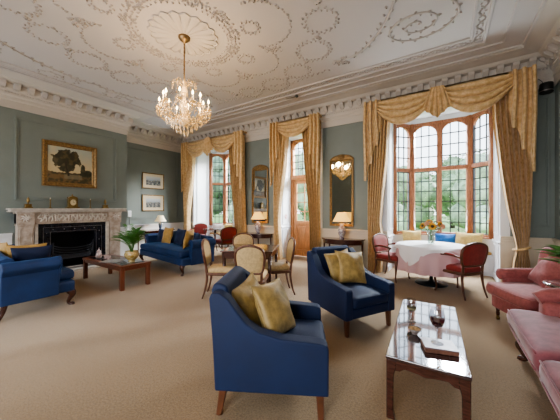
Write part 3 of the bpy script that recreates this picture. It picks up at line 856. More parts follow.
french_chair('crimson open armchair right of the small table in the far left bay, before the curtain', (-5.58, 5.60, 0), R(163), WALNUT, RED, True, g, name='open_armchair', cat='armchair')

# ================================================================ tables
# games table
e = thing('games_table', 'square mahogany games table ringed by four walnut chairs', 'table', (-2.78, 3.44, 0), R(25))
m = MB(); m.box(-.42,.42,-.40,.40,.715,.742); build('tabletop', m, MAHOG, e, bevel=.008)
m = MB()
for a in (-1, 1): m.box(-.37,.37,min(a*.34,a*.36),max(a*.34,a*.36),.615,.715); m.box(min(a*.37,a*.39),max(a*.37,a*.39),-.36,.36,.615,.715)
build('apron', m, MAHOG, e, bevel=.003, seg=1)
for sx in (-1, 1):
    for sy in (-1, 1):
        m = MB(); m.tube([(sx*.37, sy*.34, .66), (sx*.37, sy*.34, .4), (sx*.37, sy*.34, .05), (sx*.37, sy*.34, 0)], [.030,.024,.017,.020], 8); build('leg', m, MAHOG, e)
# glossy coffee table in the foreground
CT = (-.125, 2.465, 0); rct = R(2.2)
e = thing('coffee_table', 'long glossy mahogany coffee table in the foreground reflecting the windows', 'coffee table', CT, rct)
m = MB(); m.box(-.235,.235,-.625,.625,.398,.422); build('tabletop', m, GLOSSW, e, bevel=.006, seg=2)
m = MB()
for sg in (-1, 1):    # apron with a shaped lower edge
    pr = [(-.19,.398),(.19,.398),(.19,.325),(.15,.33),(.12,.352),(.04,.345),(0,.335),(-.04,.345),(-.12,.352),(-.15,.33),(-.19,.325)]
    m.prism(pr, sg*.595, sg*.615, lambda u, v, t: (u, t, v))
    pr = [(-.58,.398),(.58,.398),(.58,.325),(.52,.33),(.48,.352),(.06,.348),(0,.335),(-.06,.348),(-.48,.352),(-.52,.33),(-.58,.325)]
    m.prism(pr, sg*.205, sg*.225, lambda u, v, t: (t, u, v))
build('apron', m, MAHOG, e, bevel=.003, seg=1)
for sx in (-1, 1):
    for sy in (-1, 1):
        m = MB(); pr = [(0,0),(0,.398),(-.062,.398),(-.056,.34),(-.044,.29),(-.040,.06),(-.050,.02),(-.052,0)]
        x0, y0 = sx*.230, sy*.620
        m.prism(pr, 0, .04, lambda u, v, t: (x0+sx*u, y0-sy*t, v))
        build('leg', m, MAHOG, e, bevel=.004, seg=1)
m = MB(); m.add([(-.135,-.50,.4225),(-.132,-.50,.4225),(-.132,.50,.4225),(-.135,.50,.4225)],[(0,1,2,3)])
m.add([(.135,-.50,.4225),(.132,-.50,.4225),(.132,.50,.4225),(.135,.50,.4225)],[(0,1,2,3)]); m.add([(-.2,-.352,.4225),(.2,-.352,.4225),(.2,-.349,.4225),(-.2,-.349,.4225)],[(0,1,2,3)])
build('inlay_line', m, BLACK, e)
def ct(x, y): return local(CT, rct, x, y, .4235)
def wine_glass(label, loc, wine, level, s=1.):
    e = thing('wine_glass', label, 'wine glass', loc)
    m = MB(); m.lathe([(.036*s,0),(.036*s,.002),(.008,.006),(.0045,.012),(.0038,.05),(.0045,.085*s),(.012,.092*s),(.030*s,.108*s),(.041*s,.135*s),(.0425*s,.155*s),(.038*s,.185*s),(.034*s,.205*s)], n=24, caps=False)
    build('bowl', m, mat_glass('drinking_glass', (.86,.89,.92), .22), e)
    m = MB(); m.lathe([(.001,.095*s),(.012,.096*s),(.028*s,.109*s),(.038*s,.135*s),(.0395*s,level*s),(.001,level*s)], n=24, caps=False); build('wine', m, wine, e)
    return e
bk = local(CT, rct, .075, -.36, .4235)
e = thing('table_box', 'flat wood-edged box under the red wine glass on the glossy coffee table', 'box', bk, R(16))
m = MB(); m.box(-.10,.10,-.075,.075,.0,.028); build('box_base', m, mat('box_brown', (.16,.075,.05), .4, var=.3, vscale=30), e, bevel=.003, seg=1)
m = MB(); m.box(-.102,.102,-.077,.077,.028,.036); build('lid', m, mat('box_lid', (.17,.12,.13), .3, var=.15, vscale=20), e, bevel=.002, seg=1)
wine_glass('tall glass of red wine standing on the flat box', (bk[0]-.01, bk[1]+.01, .4235+.0365), mat('red_wine', (.05,.002,.006), .05, spec=.8), .150, 1.15)
wine_glass('nearly empty wine glass at the far left of the glossy coffee table', (-.245, 2.50, .4235), mat('white_wine', (.25,.22,.12), .05), .112, .95)
e = thing('nut_bowl', 'small glass bowl of nuts on the glossy coffee table', 'bowl', (-.20, 2.26, .4235))
m = MB(); m.lathe([(.020,0),(.022,.004),(.026,.012),(.042,.032),(.050,.046),(.047,.046),(.038,.030),(.022,.014),(.001,.011)], n=24, caps=False); build('dish', m, mat('cut_glass', (.35,.30,.27), .1, trans=.3), e)
m = MB()
rnd = random.Random(4)
for i in range(46):
    a, r = rnd.uniform(0, 6.3), .036*sqrt(rnd.random()); m.ball((r*cos(a), r*sin(a), .040+.014*(1-(r/.036)**2)*rnd.random()), .007, 6, 4, (1.3, .9, .8))
o = build('nuts', m, mat('roast_nuts', (.42,.26,.12), .6, var=.3, vscale=60)); o.location = (-.20, 2.26, .4235); tag(o, 'heap of nuts filling the little glass bowl', 'nuts'); o['kind'] = 'stuff'
# low fireside table
FT = (-5.38, 2.47, 0); rft = R(0)
e = thing('coffee_table', 'low red-brown table between the blue sofas before the fireplace', 'coffee table', FT, rft)
m = MB(); m.box(-.765,.765,-.27,.27,.385,.42); build('tabletop', m, REDWOOD, e, bevel=.006)
m = MB(); m.box(-.68,.68,-.20,.20,.421,.4225); build('glass_inset', m, mat('dark_glass_inset', (.03,.03,.035), .06, spec=.8), e)
m = MB()
for a in (-1, 1): m.box(-.73,.73,min(a*.23,a*.25),max(a*.23,a*.25),.33,.385); m.box(min(a*.72,a*.74),max(a*.72,a*.74),-.24,.24,.33,.385)
build('apron', m, REDWOOD, e, bevel=.003, seg=1)
for sx in (-1, 1):
    for sy in (-1, 1):
        m = MB(); m.box(min(sx*.69,sx*.755), max(sx*.69,sx*.755), min(sy*.195,sy*.26), max(sy*.195,sy*.26), 0, .385); build('leg', m, REDWOOD, e, bevel=.005, seg=1)
def ft(x, y): return local(FT, rft, x, y, .424)
GLAZE = mat('pale_rose_ceramic', (.50,.38,.36), .2, var=.2, vscale=30, coat=.5)
e = thing('teapot', 'tall pale ceramic pot with a knob lid on the fireside table', 'teapot', ft(-.40, -.12))
m = MB(); m.lathe([(.038,0),(.05,.02),(.056,.05),(.050,.085),(.036,.105),(.034,.12)], n=20); build('body', m, GLAZE, e)
m = MB(); m.lathe([(.038,.12),(.040,.135),(.028,.155),(.012,.165),(.017,.18),(.001,.195)], n=20); build('lid', m, GLAZE, e)
m = MB(); m.tube([(-.05,0,.09),(-.085,0,.08),(-.085,0,.04),(-.05,0,.03)], .007, 6, sub=4); build('handle', m, GLAZE, e)
m = MB(); m.tube([(.045,0,.05),(.075,0,.075),(.085,0,.11)], [.013,.009,.007], 8, sub=4); build('spout', m, GLAZE, e)
for i, (x, y, lb) in enumerate(((-.24, -.06, 'pale ceramic cup next to the tall pot on the fireside table'), (-.11, -.07, 'pale ceramic cup farther from the pot, by the magazines on the fireside table'))):
    e = thing('teacup', lb, 'cup', ft(x, y))
    m = MB(); m.lathe([(.020,0),(.024,.006),(.036,.03),(.042,.07),(.039,.07),(.030,.03),(.001,.012)], n=20, caps=False); build('bowl', m, GLAZE, e)
    m = MB(); m.lathe([(.03,0),(.062,.010),(.066,.014),(.03,.006),(.001,.005)], n=20, caps=False); build('saucer', m, GLAZE, e)
    m = MB(); m.tube([(.038,0,.055),(.062,0,.05),(.060,0,.025),(.034,0,.022)], .004, 6, sub=4); build('handle', m, GLAZE, e)
def printed(name, w, h, fn, nx=24, ny=18, z=0., curl=0.):
    m = MB(); m.surf(lambda u, v: ((u-.5)*w, (v-.5)*h, z+curl*sin(u*pi)), nx, ny)
    m.col = [fn(i/nx, j/ny) for j in range(ny+1) for i in range(nx+1)]
    return m
rnd = random.Random(9)
for i, (x, y, rz, lb, c) in enumerate(((.14,-.12,.5,'open pale magazine at the near edge of the fireside table',(.62,.60,.58)), (.38,.12,-.2,'pale magazine lying beyond the open one, beside the palm pot',(.50,.55,.60)))):
    e = thing('magazine', lb, 'magazine', ft(x, y), rz)
    def fn(u, v):
        b = 1 if (v < .1 or v > .92 or abs(u-.5) < .04) else (.62+.3*noise.noise((u*9, v*14, i*7)))
        return tuple(min(1, q*b) for q in c)
    build('pages', printed('p', .34, .24, fn, z=.006, curl=.004), mat_paint('printed_paper', .35), e)
    m = MB(); m.box(-.17,.17,-.12,.12,0,.005); build('cover', m, mat('paper_white', (.6,.6,.6), .5), e)
# round table with cloths
RT = (-.22, 5.60, 0)
e = thing('pedestal_table', 'round pedestal table hidden under white and pink cloths in the right bay', 'table', RT)
m = MB(); m.lathe([(.56,.70),(.565,.715),(.56,.732)], n=48); build('tabletop', m, MAHOG, e)
m = MB(); m.lathe([(.03,.03),(.032,.69)], n=14); build('pedestal', m, BLACK, e)
m = MB(); m.lathe([(.27,0),(.275,.012),(.25,.025),(.05,.045),(.04,.07)], n=40); build('base', m, mat('dark_iron_base', (.02,.03,.04), .3, metal=.5), e)
def cloth(drop, r0, waves, amp, sq=0., z=.736, ph=0.):
    m = MB(); NA = 120
    def f(u, v):
        a = 2*pi*u
        if v < .35: r = r0*v/.35; return (r*cos(a), r*sin(a), z)
        t = (v-.35)/.65
        k = (abs(cos(2*(a+ph)))**4 if sq else 1)
        L_ = drop*(1-sq+sq*k) if sq else drop
        fold = amp*t*(sin(waves*a)+.4*sin(waves*.5*a+1))
        r = r0+.006+.03*min(1, t*3)+.02*t+fold*(.4+.6*t)
        return (r*cos(a), r*sin(a), z-.004-L_*t)
    m.surf(f, NA, 34, cu=True); return m
o = build('tablecloth', cloth(.46, .562, 17, .03, z=.735), ROSECLOTH, loc=RT); tag(o, 'pale pink under-cloth hanging in folds from the round table', 'tablecloth')
o = build('tablecloth', cloth(.34, .572, 15, .022, sq=.80, z=.741, ph=R(30)), CLOTH, loc=RT); tag(o, 'white top cloth spread over the round table in the right bay', 'tablecloth')
# sunflowers
VZ = .744
e = thing('glass_vase', 'clear glass vase of sunflowers on the white tablecloth', 'vase', (-.22, 5.60, VZ))
m = MB(); m.lathe([(.045,0),(.05,.004),(.042,.03),(.048,.12),(.066,.20),(.062,.20),(.044,.12),(.038,.03),(.001,.012)], n=24, caps=False); build('body', m, mat_glass('vase_glass', (.88,.94,.92), .12), e)
m = MB(); m.lathe([(.036,.014),(.036,.03),(.043,.12),(.001,.12)], n=24, caps=False); build('water', m, mat_glass('vase_water', (.75,.86,.80), .06), e); e.scale = (1.25,)*3
PETAL = mat('sunflower_petal', (.72,.36,.04), .6, var=.2, vscale=40); SEED = mat('flower_eye', (.06,.03,.015), .8); STEM = mat('flower_stem', (.06,.16,.03), .6); PEACH = mat('peach_petal', (.75,.40,.25), .6)
def flower(label, tip, nrm_, r, pm, gg):
    e = thing('sunflower', label, 'flower', (-.22, 5.60, VZ), 0, gg); e.scale = (1.25,)*3
    nv = Vector(nrm_).normalized(); t1 = nv.cross(Vector((0,0,1))).normalized(); t2 = nv.cross(t1); tp = Vector(tip)
    m = MB(); m.tube([(tip[0]*-.12, tip[1]*-.12, .02), (tip[0]*.2, tip[1]*.2, .16), tuple(tp-nv*.01)], .004, 6, sub=5); build('stem', m, STEM, e)
    m = MB()
    for ring, (n_, rr, lift) in enumerate(((14, r, .0), (12, r*.8, .012))):
        for k in range(n_):
            a = 2*pi*(k+ring*.5)/n_; dd = t1*cos(a)+t2*sin(a); ss = t2*cos(a)-t1*sin(a)
            p0 = tp+dd*r*.3; p1 = tp+dd*rr*.7+nv*lift; p2 = tp+dd*rr+nv*(lift-.006)
            m.add([p0-ss*.008, p0+ss*.008, p1+ss*.013, p2, p1-ss*.013], [(0,1,2,3,4)])
    build('petals', m, pm, e)
    m = MB(); m.ball(tip, r*.40, 12, 8, (1,1,1)); m.v = [tuple(tp+(Vector(v)-tp)-nv*((Vector(v)-tp).dot(nv))*.6) for v in m.v]; build('flower_head', m, SEED if pm is PETAL else PEACH, e)
gg = 'sunflowers in the glass vase'
flower('largest sunflower facing the room, low front of the bouquet', (.02,-.09,.27), (.15,-1,.25), .062, PETAL, gg)
flower('sunflower at the left of the bouquet', (-.11,-.05,.27), (-.6,-.8,.3), .055, PETAL, gg)
flower('sunflower at the right of the bouquet', (.12,-.02,.30), (.8,-.6,.4), .055, PETAL, gg)
flower('topmost sunflower of the bouquet', (-.02,.0,.335), (0,-.6,.9), .055, PETAL, gg)
flower('peach bloom at the far right of the bouquet', (.155,-.05,.27), (.9,-.8,.2), .045, PEACH, gg)
flower('peach bloom left of the middle of the bouquet', (-.055,-.08,.305), (-.3,-1,.4), .04, PEACH, gg)
m = MB(); rnd = random.Random(3)
for i in range(60):
    a = rnd.uniform(0, 6.28); r = .13*sqrt(rnd.random()); c = Vector((r*cos(a), r*sin(a), .20+rnd.random()*.09)); d = Vector((cos(a), sin(a), rnd.uniform(-.4,.6))).normalized(); s_ = d.cross(Vector((0,0,1))).normalized()*.017
    m.add([c, c+d*.03+s_, c+d*.075, c+d*.03-s_], [(0,1,2,3)])
o = build('bouquet_leaves', m, STEM, loc=(-.22,5.60,VZ)); o.scale = (1.25,)*3; tag(o, 'dark green leaves filling out the sunflower bouquet', 'leaves'); o['kind'] = 'stuff'
# small table in the far left bay
e = thing('side_table', 'small dark round table between crimson chairs in the far left bay', 'table', (-6.62, 6.2, 0))
m = MB(); m.lathe([(.40,.70),(.41,.712),(.40,.728)], n=40); build('tabletop', m, MAHOG, e)
m = MB(); m.lathe([(.05,.20),(.035,.3),(.025,.5),(.04,.6),(.03,.70)], n=14); build('pedestal', m, MAHOG, e)
for k in range(3):
    a = R(90+120*k); m = MB(); m.tube([(.02*cos(a),.02*sin(a),.26),(.14*cos(a),.14*sin(a),.2),(.24*cos(a),.24*sin(a),.06),(.30*cos(a),.30*sin(a),.015)], [.025,.02,.015,.018], 8, sub=4); build('leg', m, MAHOG, e)
# demilune consoles under the two mirrors
def console(label, x, wd):
    e = thing('console_table', label, 'console table', (x, 6.10, 0), 0, 'demilune console tables')
    poly = [(-wd/2, -.0)]+[(-wd/2*cos(pi*i/24), -.42*sin(pi*i/24)**.8 if 0 < i < 24 else 0) for i in range(25)][1:-1]+[(wd/2, 0)]
    m = MB(); m.prism(poly, .67, .695, lambda u, v, t: (u, v, t)); build('tabletop', m, MAHOG, e, bevel=.005)
    p2 = [(x_*.93, y_*.92-.006) for x_, y_ in poly]; m = MB(); m.prism(p2, .575, .67, lambda u, v, t: (u, v, t)); build('frieze', m, MAHOG, e)
    for a in (6, 62, 118, 174):
        m = MB(); xx, yy = -wd/2*.9*cos(R(a)), -.42*.88*sin(R(a))**.8-.01
        m.tube([(xx,yy,.59),(xx,yy,.3),(xx,yy,.05),(xx,yy,0)], [.024,.019,.014,.017], 8); build('leg', m, MAHOG, e)
console('demilune mahogany console under the left gilt mirror', -4.63, 1.0)
console('demilune mahogany console under the right gilt mirror', -2.08, 1.05)
# alcove table and lamp
e = thing('side_table', 'dark folding side table in the alcove behind the far blue sofa', 'table', (-7.88, 4.75, 0))
m = MB(); m.box(-.28,.28,-.58,.58,.70,.725); build('tabletop', m, MAHOG, e, bevel=.006)
m = MB(); m.box(-.22,.22,-.40,.40,.60,.70); build('drawer_case', m, MAHOG, e, bevel=.003, seg=1)
for sx in (-1, 1):
    for sy in (-1, 1):
        m = MB(); m.tube([(sx*.2,sy*.38,.62),(sx*.2,sy*.38,.0)], [.022,.014], 8); build('leg', m, MAHOG, e)
def table_lamp(label, loc, r_top, r_bot, hb, hs, base, shade, prof_, group=None, cat='lamp'):
    e = thing('table_lamp', label, cat, loc, 0, group)
    m = MB(); m.lathe(prof_, n=24); build('base', m, base, e)
    m = MB(); m.lathe([(.006, prof_[-1][1]), (.006, hb+hs*.9)], n=8); st = build('stem', m, BRASS, e)
    m = MB(); m.lathe([(r_bot, hb), (lerp(r_bot, r_top, .55)-.008, hb+hs*.55), (r_top, hb+hs)], n=72, caps=False, ribs=36, ribamp=.012); build('lamp_shade', m, shade, e)
    m = MB(); m.ball((0,0,hb+hs*.4), .03, 10, 8, (1,1,1.3)); build('bulb', m, mat('warm_bulb', (1,.8,.5), .5, emit=(1,.62,.25), estr=8), e)
    return e
VAS = [(.05,0),(.06,.012),(.05,.035),(.082,.12),(.092,.19),(.075,.27),(.038,.32),(.042,.34),(.012,.35)]
g = 'pleated lamps on the demilune consoles'
table_lamp('lit pleated lamp on a patterned china base before the left mirror', (-4.56, 5.92, .696), .10, .20, .41, .20, PORC, SHADE, VAS, g)
table_lamp('lit pleated lamp on a patterned china base before the right mirror', (-2.06, 5.92, .696), .105, .21, .41, .21, PORC, SHADE, VAS, g)
table_lamp('lamp with cream shade and dark blue base on the alcove table', (-7.86, 4.98, .726), .08, .175, .27, .19, BLUEPORC, SHADE2, [(.05,0),(.055,.01),(.035,.03),(.05,.10),(.062,.17),(.05,.21),(.022,.235),(.012,.25)])
# dark side table between the pink seats, with plant
e = thing('side_table', 'dark glossy side table between the pink armchair and pink sofa', 'table', (1.08, 3.50, 0))
m = MB(); m.lathe([(.26,.66),(.28,.675),(.272,.69),(.24,.688)], n=36, sx=1.0, sy=.78); build('tabletop', m, GLOSSW, e)
m = MB(); m.lathe([(.09,.0),(.10,.02),(.04,.05),(.03,.2),(.045,.35),(.03,.5),(.06,.66)], n=18); build('pedestal', m, MAHOG, e)
def blade_plant(m, n, rmin, rmax, hmin, hmax, wd, seed, droop=.5, a0=0, a1=6.283):
    rnd = random.Random(seed)
    for i in range(n):
        a = rnd.uniform(a0, a1); L_ = rnd.uniform(rmin, rmax); H = rnd.uniform(hmin, hmax); d = Vector((cos(a), sin(a), 0)); s_ = Vector((-sin(a), cos(a), 0)); w_ = wd*rnd.uniform(.7, 1.2)
        K = 8; vs = []
        for k in range(K+1):
            t = k/K; c = d*(L_*t**1.2)+Vector((0,0,H*(1.6*t-droop*1.6*t*t))); ww = w_*sin(pi*min(1, .08+t*.92))**.8
            vs += [c-s_*ww, c+Vector((0,0,-ww*.3)), c+s_*ww]
        fs = []
        for k in range(K): fs += [(3*k,3*k+1,3*k+4,3*k+3),(3*k+1,3*k+2,3*k+5,3*k+4)]
        m.add([tuple(v) for v in vs], fs, True)
e = thing('potted_plant', 'broad-leaved green plant on the dark table beside the pink seats', 'plant', (1.06, 3.50, .691))
m = MB(); m.lathe([(.06,0),(.075,.02),(.095,.13),(.10,.15),(.09,.15),(.08,.12),(.001,.12)], n=24, caps=False); build('pot', m, BLUEPORC, e)
m = MB(); blade_plant(m, 50, .16, .36, .14, .36, .055, 5, .6); m.v = [(x, y, z+.12) for x, y, z in m.v]; build('foliage', m, LEAF2, e)
# palm in a gilt pot on the fireside table
PP = ft(.50, .05)
e = thing('potted_palm', 'feathery parlour palm in a gold patterned bowl on the fireside table', 'plant', PP)
m = MB(); m.lathe([(.055,0),(.06,.012),(.045,.025),(.085,.06),(.118,.115),(.120,.155),(.105,.185),(.112,.20),(.10,.20),(.09,.17),(.001,.17)], n=32, caps=False)
build('pot', m, mat('gold_patterned_glaze', (.42,.26,.06), .25, col2=(.62,.50,.25), vscale=22, coat=.5), e)
fr = MB(); stm = MB(); rnd = random.Random(12)
for i in range(26):
    a = 2*pi*i/26*2.4+rnd.uniform(-.3,.3); L_ = rnd.uniform(.08,.27); H = rnd.uniform(.34,.56)*(1.1-.6*L_/.30)+.06
    pts = []
    for k in range(9):
        t = k/8; pts.append(Vector((cos(a)*(.02+L_*t**1.8), sin(a)*(.02+L_*t**1.8), .17+H*(1.35*t-.42*t**3))))
    stm.tube(pts, [lerp(.005,.0015,k/8) for k in range(9)], 5)
    for k in range(3, 9):
        for q in (0, .5):
            if k == 8 and q: continue
            c = pts[k].lerp(pts[min(8, k+1)], q); d = (pts[k]-pts[k-1]).normalized(); s_ = d.cross(Vector((0,0,1)))
            if s_.length < .01: continue
            s_.normalize()
            for sg in (-1, 1):
                ll = .11*sin(pi*(k+q-2)/7.6)+.03; dd = (s_*sg*.8+d*.7-Vector((0,0,.25))).normalized(); w_ = d*.008
                fr.add([c, c+dd*ll*.5+w_, c+dd*ll, c+dd*ll*.5-w_], [(0,1,2,3)])
build('stem', stm, STEM, e); build('fronds', fr, LEAF, e)
# ================================================================ fireplace
FX, FY = XBR+.002, 2.50
e = thing('fireplace', 'carved pale marble fireplace with black slate slips and iron grate', 'fireplace', (FX, FY, 0))
m = MB(); m.box(0,.26,-1.11,1.11,1.335,1.36); m.box(0,.24,-1.09,1.09,1.36,1.385); m.box(0,.28,-1.12,1.10,1.385,1.415)
build('mantel_shelf', m, MARBLEL, e, bevel=.008)
m = MB(); m.box(0,.17,-1.0,1.0,1.09,1.335); m.box(0,.19,-1.02,1.02,1.30,1.335); m.box(0,.185,-.70,.70,1.075,1.09)
build('frieze', m, MARBLE, e, bevel=.006)
for sg in (-1, 1):
    m = MB(); a, b = sorted((sg*.72, sg*1.0)); m.box(0,.20,a,b,0,.14); m.box(0,.18,a+.015,b-.015,.14,1.05); m.box(0,.20,a,b,1.05,1.09)
    m.box(0,.20,a+.0,b-.0,1.09,1.335)
    for z0, z1 in ((.19,1.0),):
        m.box(.18,.19,a+.04,a+.055,z0,z1); m.box(.18,.19,b-.055,b-.04,z0,z1); m.box(.18,.19,a+.055,b-.055,z0,z0+.015); m.box(.18,.19,a+.055,b-.055,z1-.015,z1)
    build('pilaster', m, MARBLE, e, bevel=.005)
    m = MB(); m.box(0,.15,*sorted((sg*.66, sg*.72)),0,1.075); build('inner_slip', m, MARBLEL, e, bevel=.004, seg=1)
m = MB(); rnd = random.Random(2)      # carved acanthus and figures along the frieze
for i in range(26):
    y = -.66+1.32*(i+.5)/26; z0 = 1.13
    j1, j2, j3 = rnd.uniform(-.02,.02), rnd.uniform(-.025,.025), rnd.uniform(.7,1.5)
    m.tube([(.172,y-.012+j1,z0),(.185,y+.012*(-1)**i+j2,z0+.06),(.185,y-.015*(-1)**i-j1,z0+.11*min(1.1,j3)),(.175,y+.012,z0+.155)], [.010,.018,.016,.008], 6, sub=3)
    m.ball((.178,y+.01*(-1)**i,z0+.14), .014, 6, 5)
build('frieze_carving', m, MARBLEL, e)
for sg in (-1, 1):
    m = MB()
    for k in range(8):
        a = 2*pi*k/8; m.tube([(.20,sg*.86,1.21),(.212,sg*.86+.05*cos(a),1.21+.05*sin(a)),(.205,sg*.86+.09*cos(a+.3),1.21+.09*sin(a+.3))], [.010,.014,.006], 6)
    m.ball((.205,sg*.86,1.21), .022, 8, 6)
    build('carved_rosette', m, MARBLEL, e)
m = MB(); m.box(.02,.10,-.66,-.43,0,1.075); m.box(.02,.10,.43,.66,0,1.075); m.box(.02,.10,-.43,.43,.86,1.075); build('slate_slips', m, SLATE, e, bevel=.004, seg=1)
m = MB()      # bright studs and beading of the metal frame
for a, b, c, d in ((-.57,.57,.985,.99),(-.45,.45,.885,.89)): m.box(.10,.106,a,b,c,d); m.box(.10,.106,a,a+.006,.1,c); m.box(.10,.106,b-.006,b,.1,c)
for i in range(4):
    for sg in (-1, 1): m.ball((.105, sg*.51, .2+.22*i), .011, 8, 6)
for y in (-.4,-.2,0,.2,.4): m.ball((.105, y, .94), .011, 8, 6)
build('steel_studs', m, STEEL, e)
m = MB(); m.box(-.42,-.40,-.45,.45,0,.95); m.box(-.42,.05,-.45,-.43,0,.95); m.box(-.42,.05,.43,.45,0,.95); m.box(-.42,.05,-.45,.45,.90,.95); m.box(-.42,.05,-.45,.45,-.02,.04)
build('firebox', m, IRON, e)
m = MB()
for j in range(5):
    z = .30+.055*j; m.tube([(.06,-.40,z+.05),(.14,-.25,z),(.17,0,z-.02),(.14,.25,z),(.06,.40,z+.05)], .009, 6, sub=5)
for y in (-.39,.39): m.tube([(.06,y,.04),(.07,y,.60)], .014, 8); m.ball((.07,y,.62), .022, 8, 6)
m.soft(-.25,.10,-.34,.34,.24,.34,.03, n=6)
build('grate', m, BARS, e)
m = MB(); m.tube([(.30,-.60,.07),(.34,-.45,.075),(.35,0,.075),(.34,.45,.075),(.30,.60,.07)], .012, 8, sub=4)
m.box(.30,.33,-.60,.60,.045,.06); build('fender', m, STEEL, e)
m = MB(); m.box(.0,.52,-1.05,1.05,0,.045); build('hearth', m, MARBLEL, e, bevel=.006)
# mantel ornaments
MZ = 1.417; MXX = FX+.15
g = 'brass candlesticks on the mantelpiece'
for y, lb in ((2.04, 'slim brass candlestick left of the mantel clock'), (2.80, 'slim brass candlestick right of the mantel clock')):
    e = thing('candlestick', lb, 'candlestick', (MXX, y, MZ), 0, g)
    m = MB(); m.lathe([(.035,0),(.036,.008),(.012,.02),(.010,.10),(.014,.11),(.009,.12),(.008,.17),(.017,.185),(.012,.20)], n=16); build('shaft', m, BRASS, e)
    m = MB(); m.lathe([(.008,.20),(.008,.235)], n=10); build('candle_stub', m, CREAM, e)
for y, lb in ((1.68, 'brass urn ornament at the left end of the mantelpiece'), (3.13, 'brass urn ornament at the right end of the mantelpiece')):
    e = thing('mantel_urn', lb, 'ornament', (MXX, y, MZ), 0, 'brass urns on the mantelpiece'); e.scale = (1, .85, 1.35)
    m = MB(); m.box(-.05,.05,-.075,.075,0,.02); m.box(-.04,.04,-.06,.06,.02,.065); build('plinth', m, BRASS, e, bevel=.004, seg=1)
    m = MB(); m.lathe([(.02,.065),(.012,.08),(.032,.10),(.035,.125),(.022,.14),(.026,.15),(.010,.165),(.001,.18)], n=18); build('urn', m, BRASS, e)
e = thing('mantel_clock', 'small gilt carriage clock in the middle of the mantelpiece', 'clock', (MXX, FY-.06, MZ)); e.scale = (1.1, 1.1, 1.35)
m = MB(); m.box(-.06,.06,-.11,.11,0,.025); m.box(-.045,.045,-.085,.085,.025,.16); m.prism([(-.095,.16),(.095,.16),(.06,.195),(.0,.215),(-.06,.195)], -.05, .05, lambda u, v, t: (t, u, v)); build('case', m, BRASS, e, bevel=.005)
m = MB(); m.ball((0,0,.225), .014, 8, 6, (1,1,1.3))
for y in (-.08,.08): m.lathe([(.010,.165),(.013,.18),(.001,.20)], (0,y,0), 8)
build('finial', m, BRASS, e)
m = MB(); m.add([(.0465,.052*cos(2*pi*i/28),.10+.052*sin(2*pi*i/28)) for i in range(28)], [tuple(range(28))]); d = build('dial', m, mat('clock_dial', (.62,.52,.32), .4), e)
m = MB(); m.box(.047,.0475,-.002,.002,.10,.135); m.box(.047,.0475,0,.026,.098,.102)
for i in range(12): a = 2*pi*i/12; m.box(.047,.0475,.045*cos(a)-.0025,.045*cos(a)+.0025,.10+.045*sin(a)-.0025,.10+.045*sin(a)+.0025)
build('clock_hands', m, BLACK, d)

# ================================================================ pictures
def frame_mb(w, h, fw, d):
    """mitred picture frame in the XZ plane, front towards -Y"""
    m = MB(); pr = [(0,0),(0,-d),(fw*.3,-d*1.05),(fw*.55,-d*.6),(fw*.8,-d*.65),(fw,-d*.35),(fw,0)]
    vs = []; 
    for sx, sz in ((-1,-1),(1,-1),(1,1),(-1,1)):
        for u, y in pr: vs.append((sx*(w/2-u), y, sz*(h/2-u)))
    n = len(pr); fs = []
    for k in range(4):
        k2 = (k+1) % 4
        for i in range(n-1): fs.append((k*n+i, k2*n+i, k2*n+i+1, k*n+i+1))
    m.add(vs, fs); return m
def sm(a, b, x): t = max(0, min(1, (x-a)/(b-a))); return t*t*(3-2*t)
def mixc(a, b, t): return tuple(lerp(p, q, t) for p, q in zip(a, b))
def landscape(u, v):      # a broad tree against a pale sky, dark ground and distant water
    nz = noise.fractal(Vector((u*9, v*9, 1)), 1, 2, 4)
    sky = mixc((.55,.46,.28), (.36,.40,.36), sm(.3, 1, v+.1*nz)); sky = mixc(sky, (.50,.42,.25), .5*sm(.2, .6, noise.noise(Vector((u*4, v*5, 4)))))
    c = sky
    if v < .30+.03*nz: c = mixc((.05,.045,.02), (.16,.10,.04), sm(-.2, .5, nz+.3*(u < .35)))
    if .12 < v < .24 and .35 < u < .75: c = mixc(c, (.25,.22,.15), .5)
    dx, dy = (u-.42)/.30, (v-.66)/.28
    if dx*dx+dy*dy < 1+.55*nz: c = mixc((.018,.018,.007), (.07,.055,.02), sm(-.1, .6, nz))
    for cx, cy, a, b in ((.40,.42,.16,.13),(.22,.60,.12,.10),(.85,.30,.16,.10),(.78,.42,.05,.14)):
        q = ((u-cx)/a)**2+((v-cy)/b)**2
        if q < 1+.6*nz: c = mixc((.025,.025,.012), (.08,.07,.035), sm(-.1, .6, nz))
    if abs(u-.42-.03*sin(v*9)) < .022 and .2 < v < .6: c = (.02,.015,.008)
    return c
e = thing('framed_painting', 'gilt-framed oil painting of a spreading tree above the fireplace', 'painting', (XBR+.006, 2.455, 2.43), R(90))
build('frame', frame_mb(1.05, 1.02, .10, .06), GILT, e)
m = MB(); m.surf(lambda u, v: ((u-.5)*.87, -.018, (v-.5)*.84), 110, 90); m.col = [landscape(i/110, j/90) for j in range(91) for i in range(111)]
build('canvas', m, mat_paint('oil_canvas', .35), e)
def print_fn(seed):
    def f(u, v):
        b = min(u, 1-u)*1.35; c = min(v, 1-v)
        if b < .19 or c < .19: return (.66,.58,.42)
        if b < .20 or c < .20: return (.2,.17,.12)
        nz = noise.fractal(Vector((u*12, v*12, seed)), 1, 2, 4)
        if v > .55+.12*nz: return mixc((.30,.36,.42), (.52,.55,.56), sm(.5, .8, v))
        return mixc((.07,.08,.09), (.34,.34,.31), sm(-.2, .4, nz+.1*sin(u*30)))
    return f
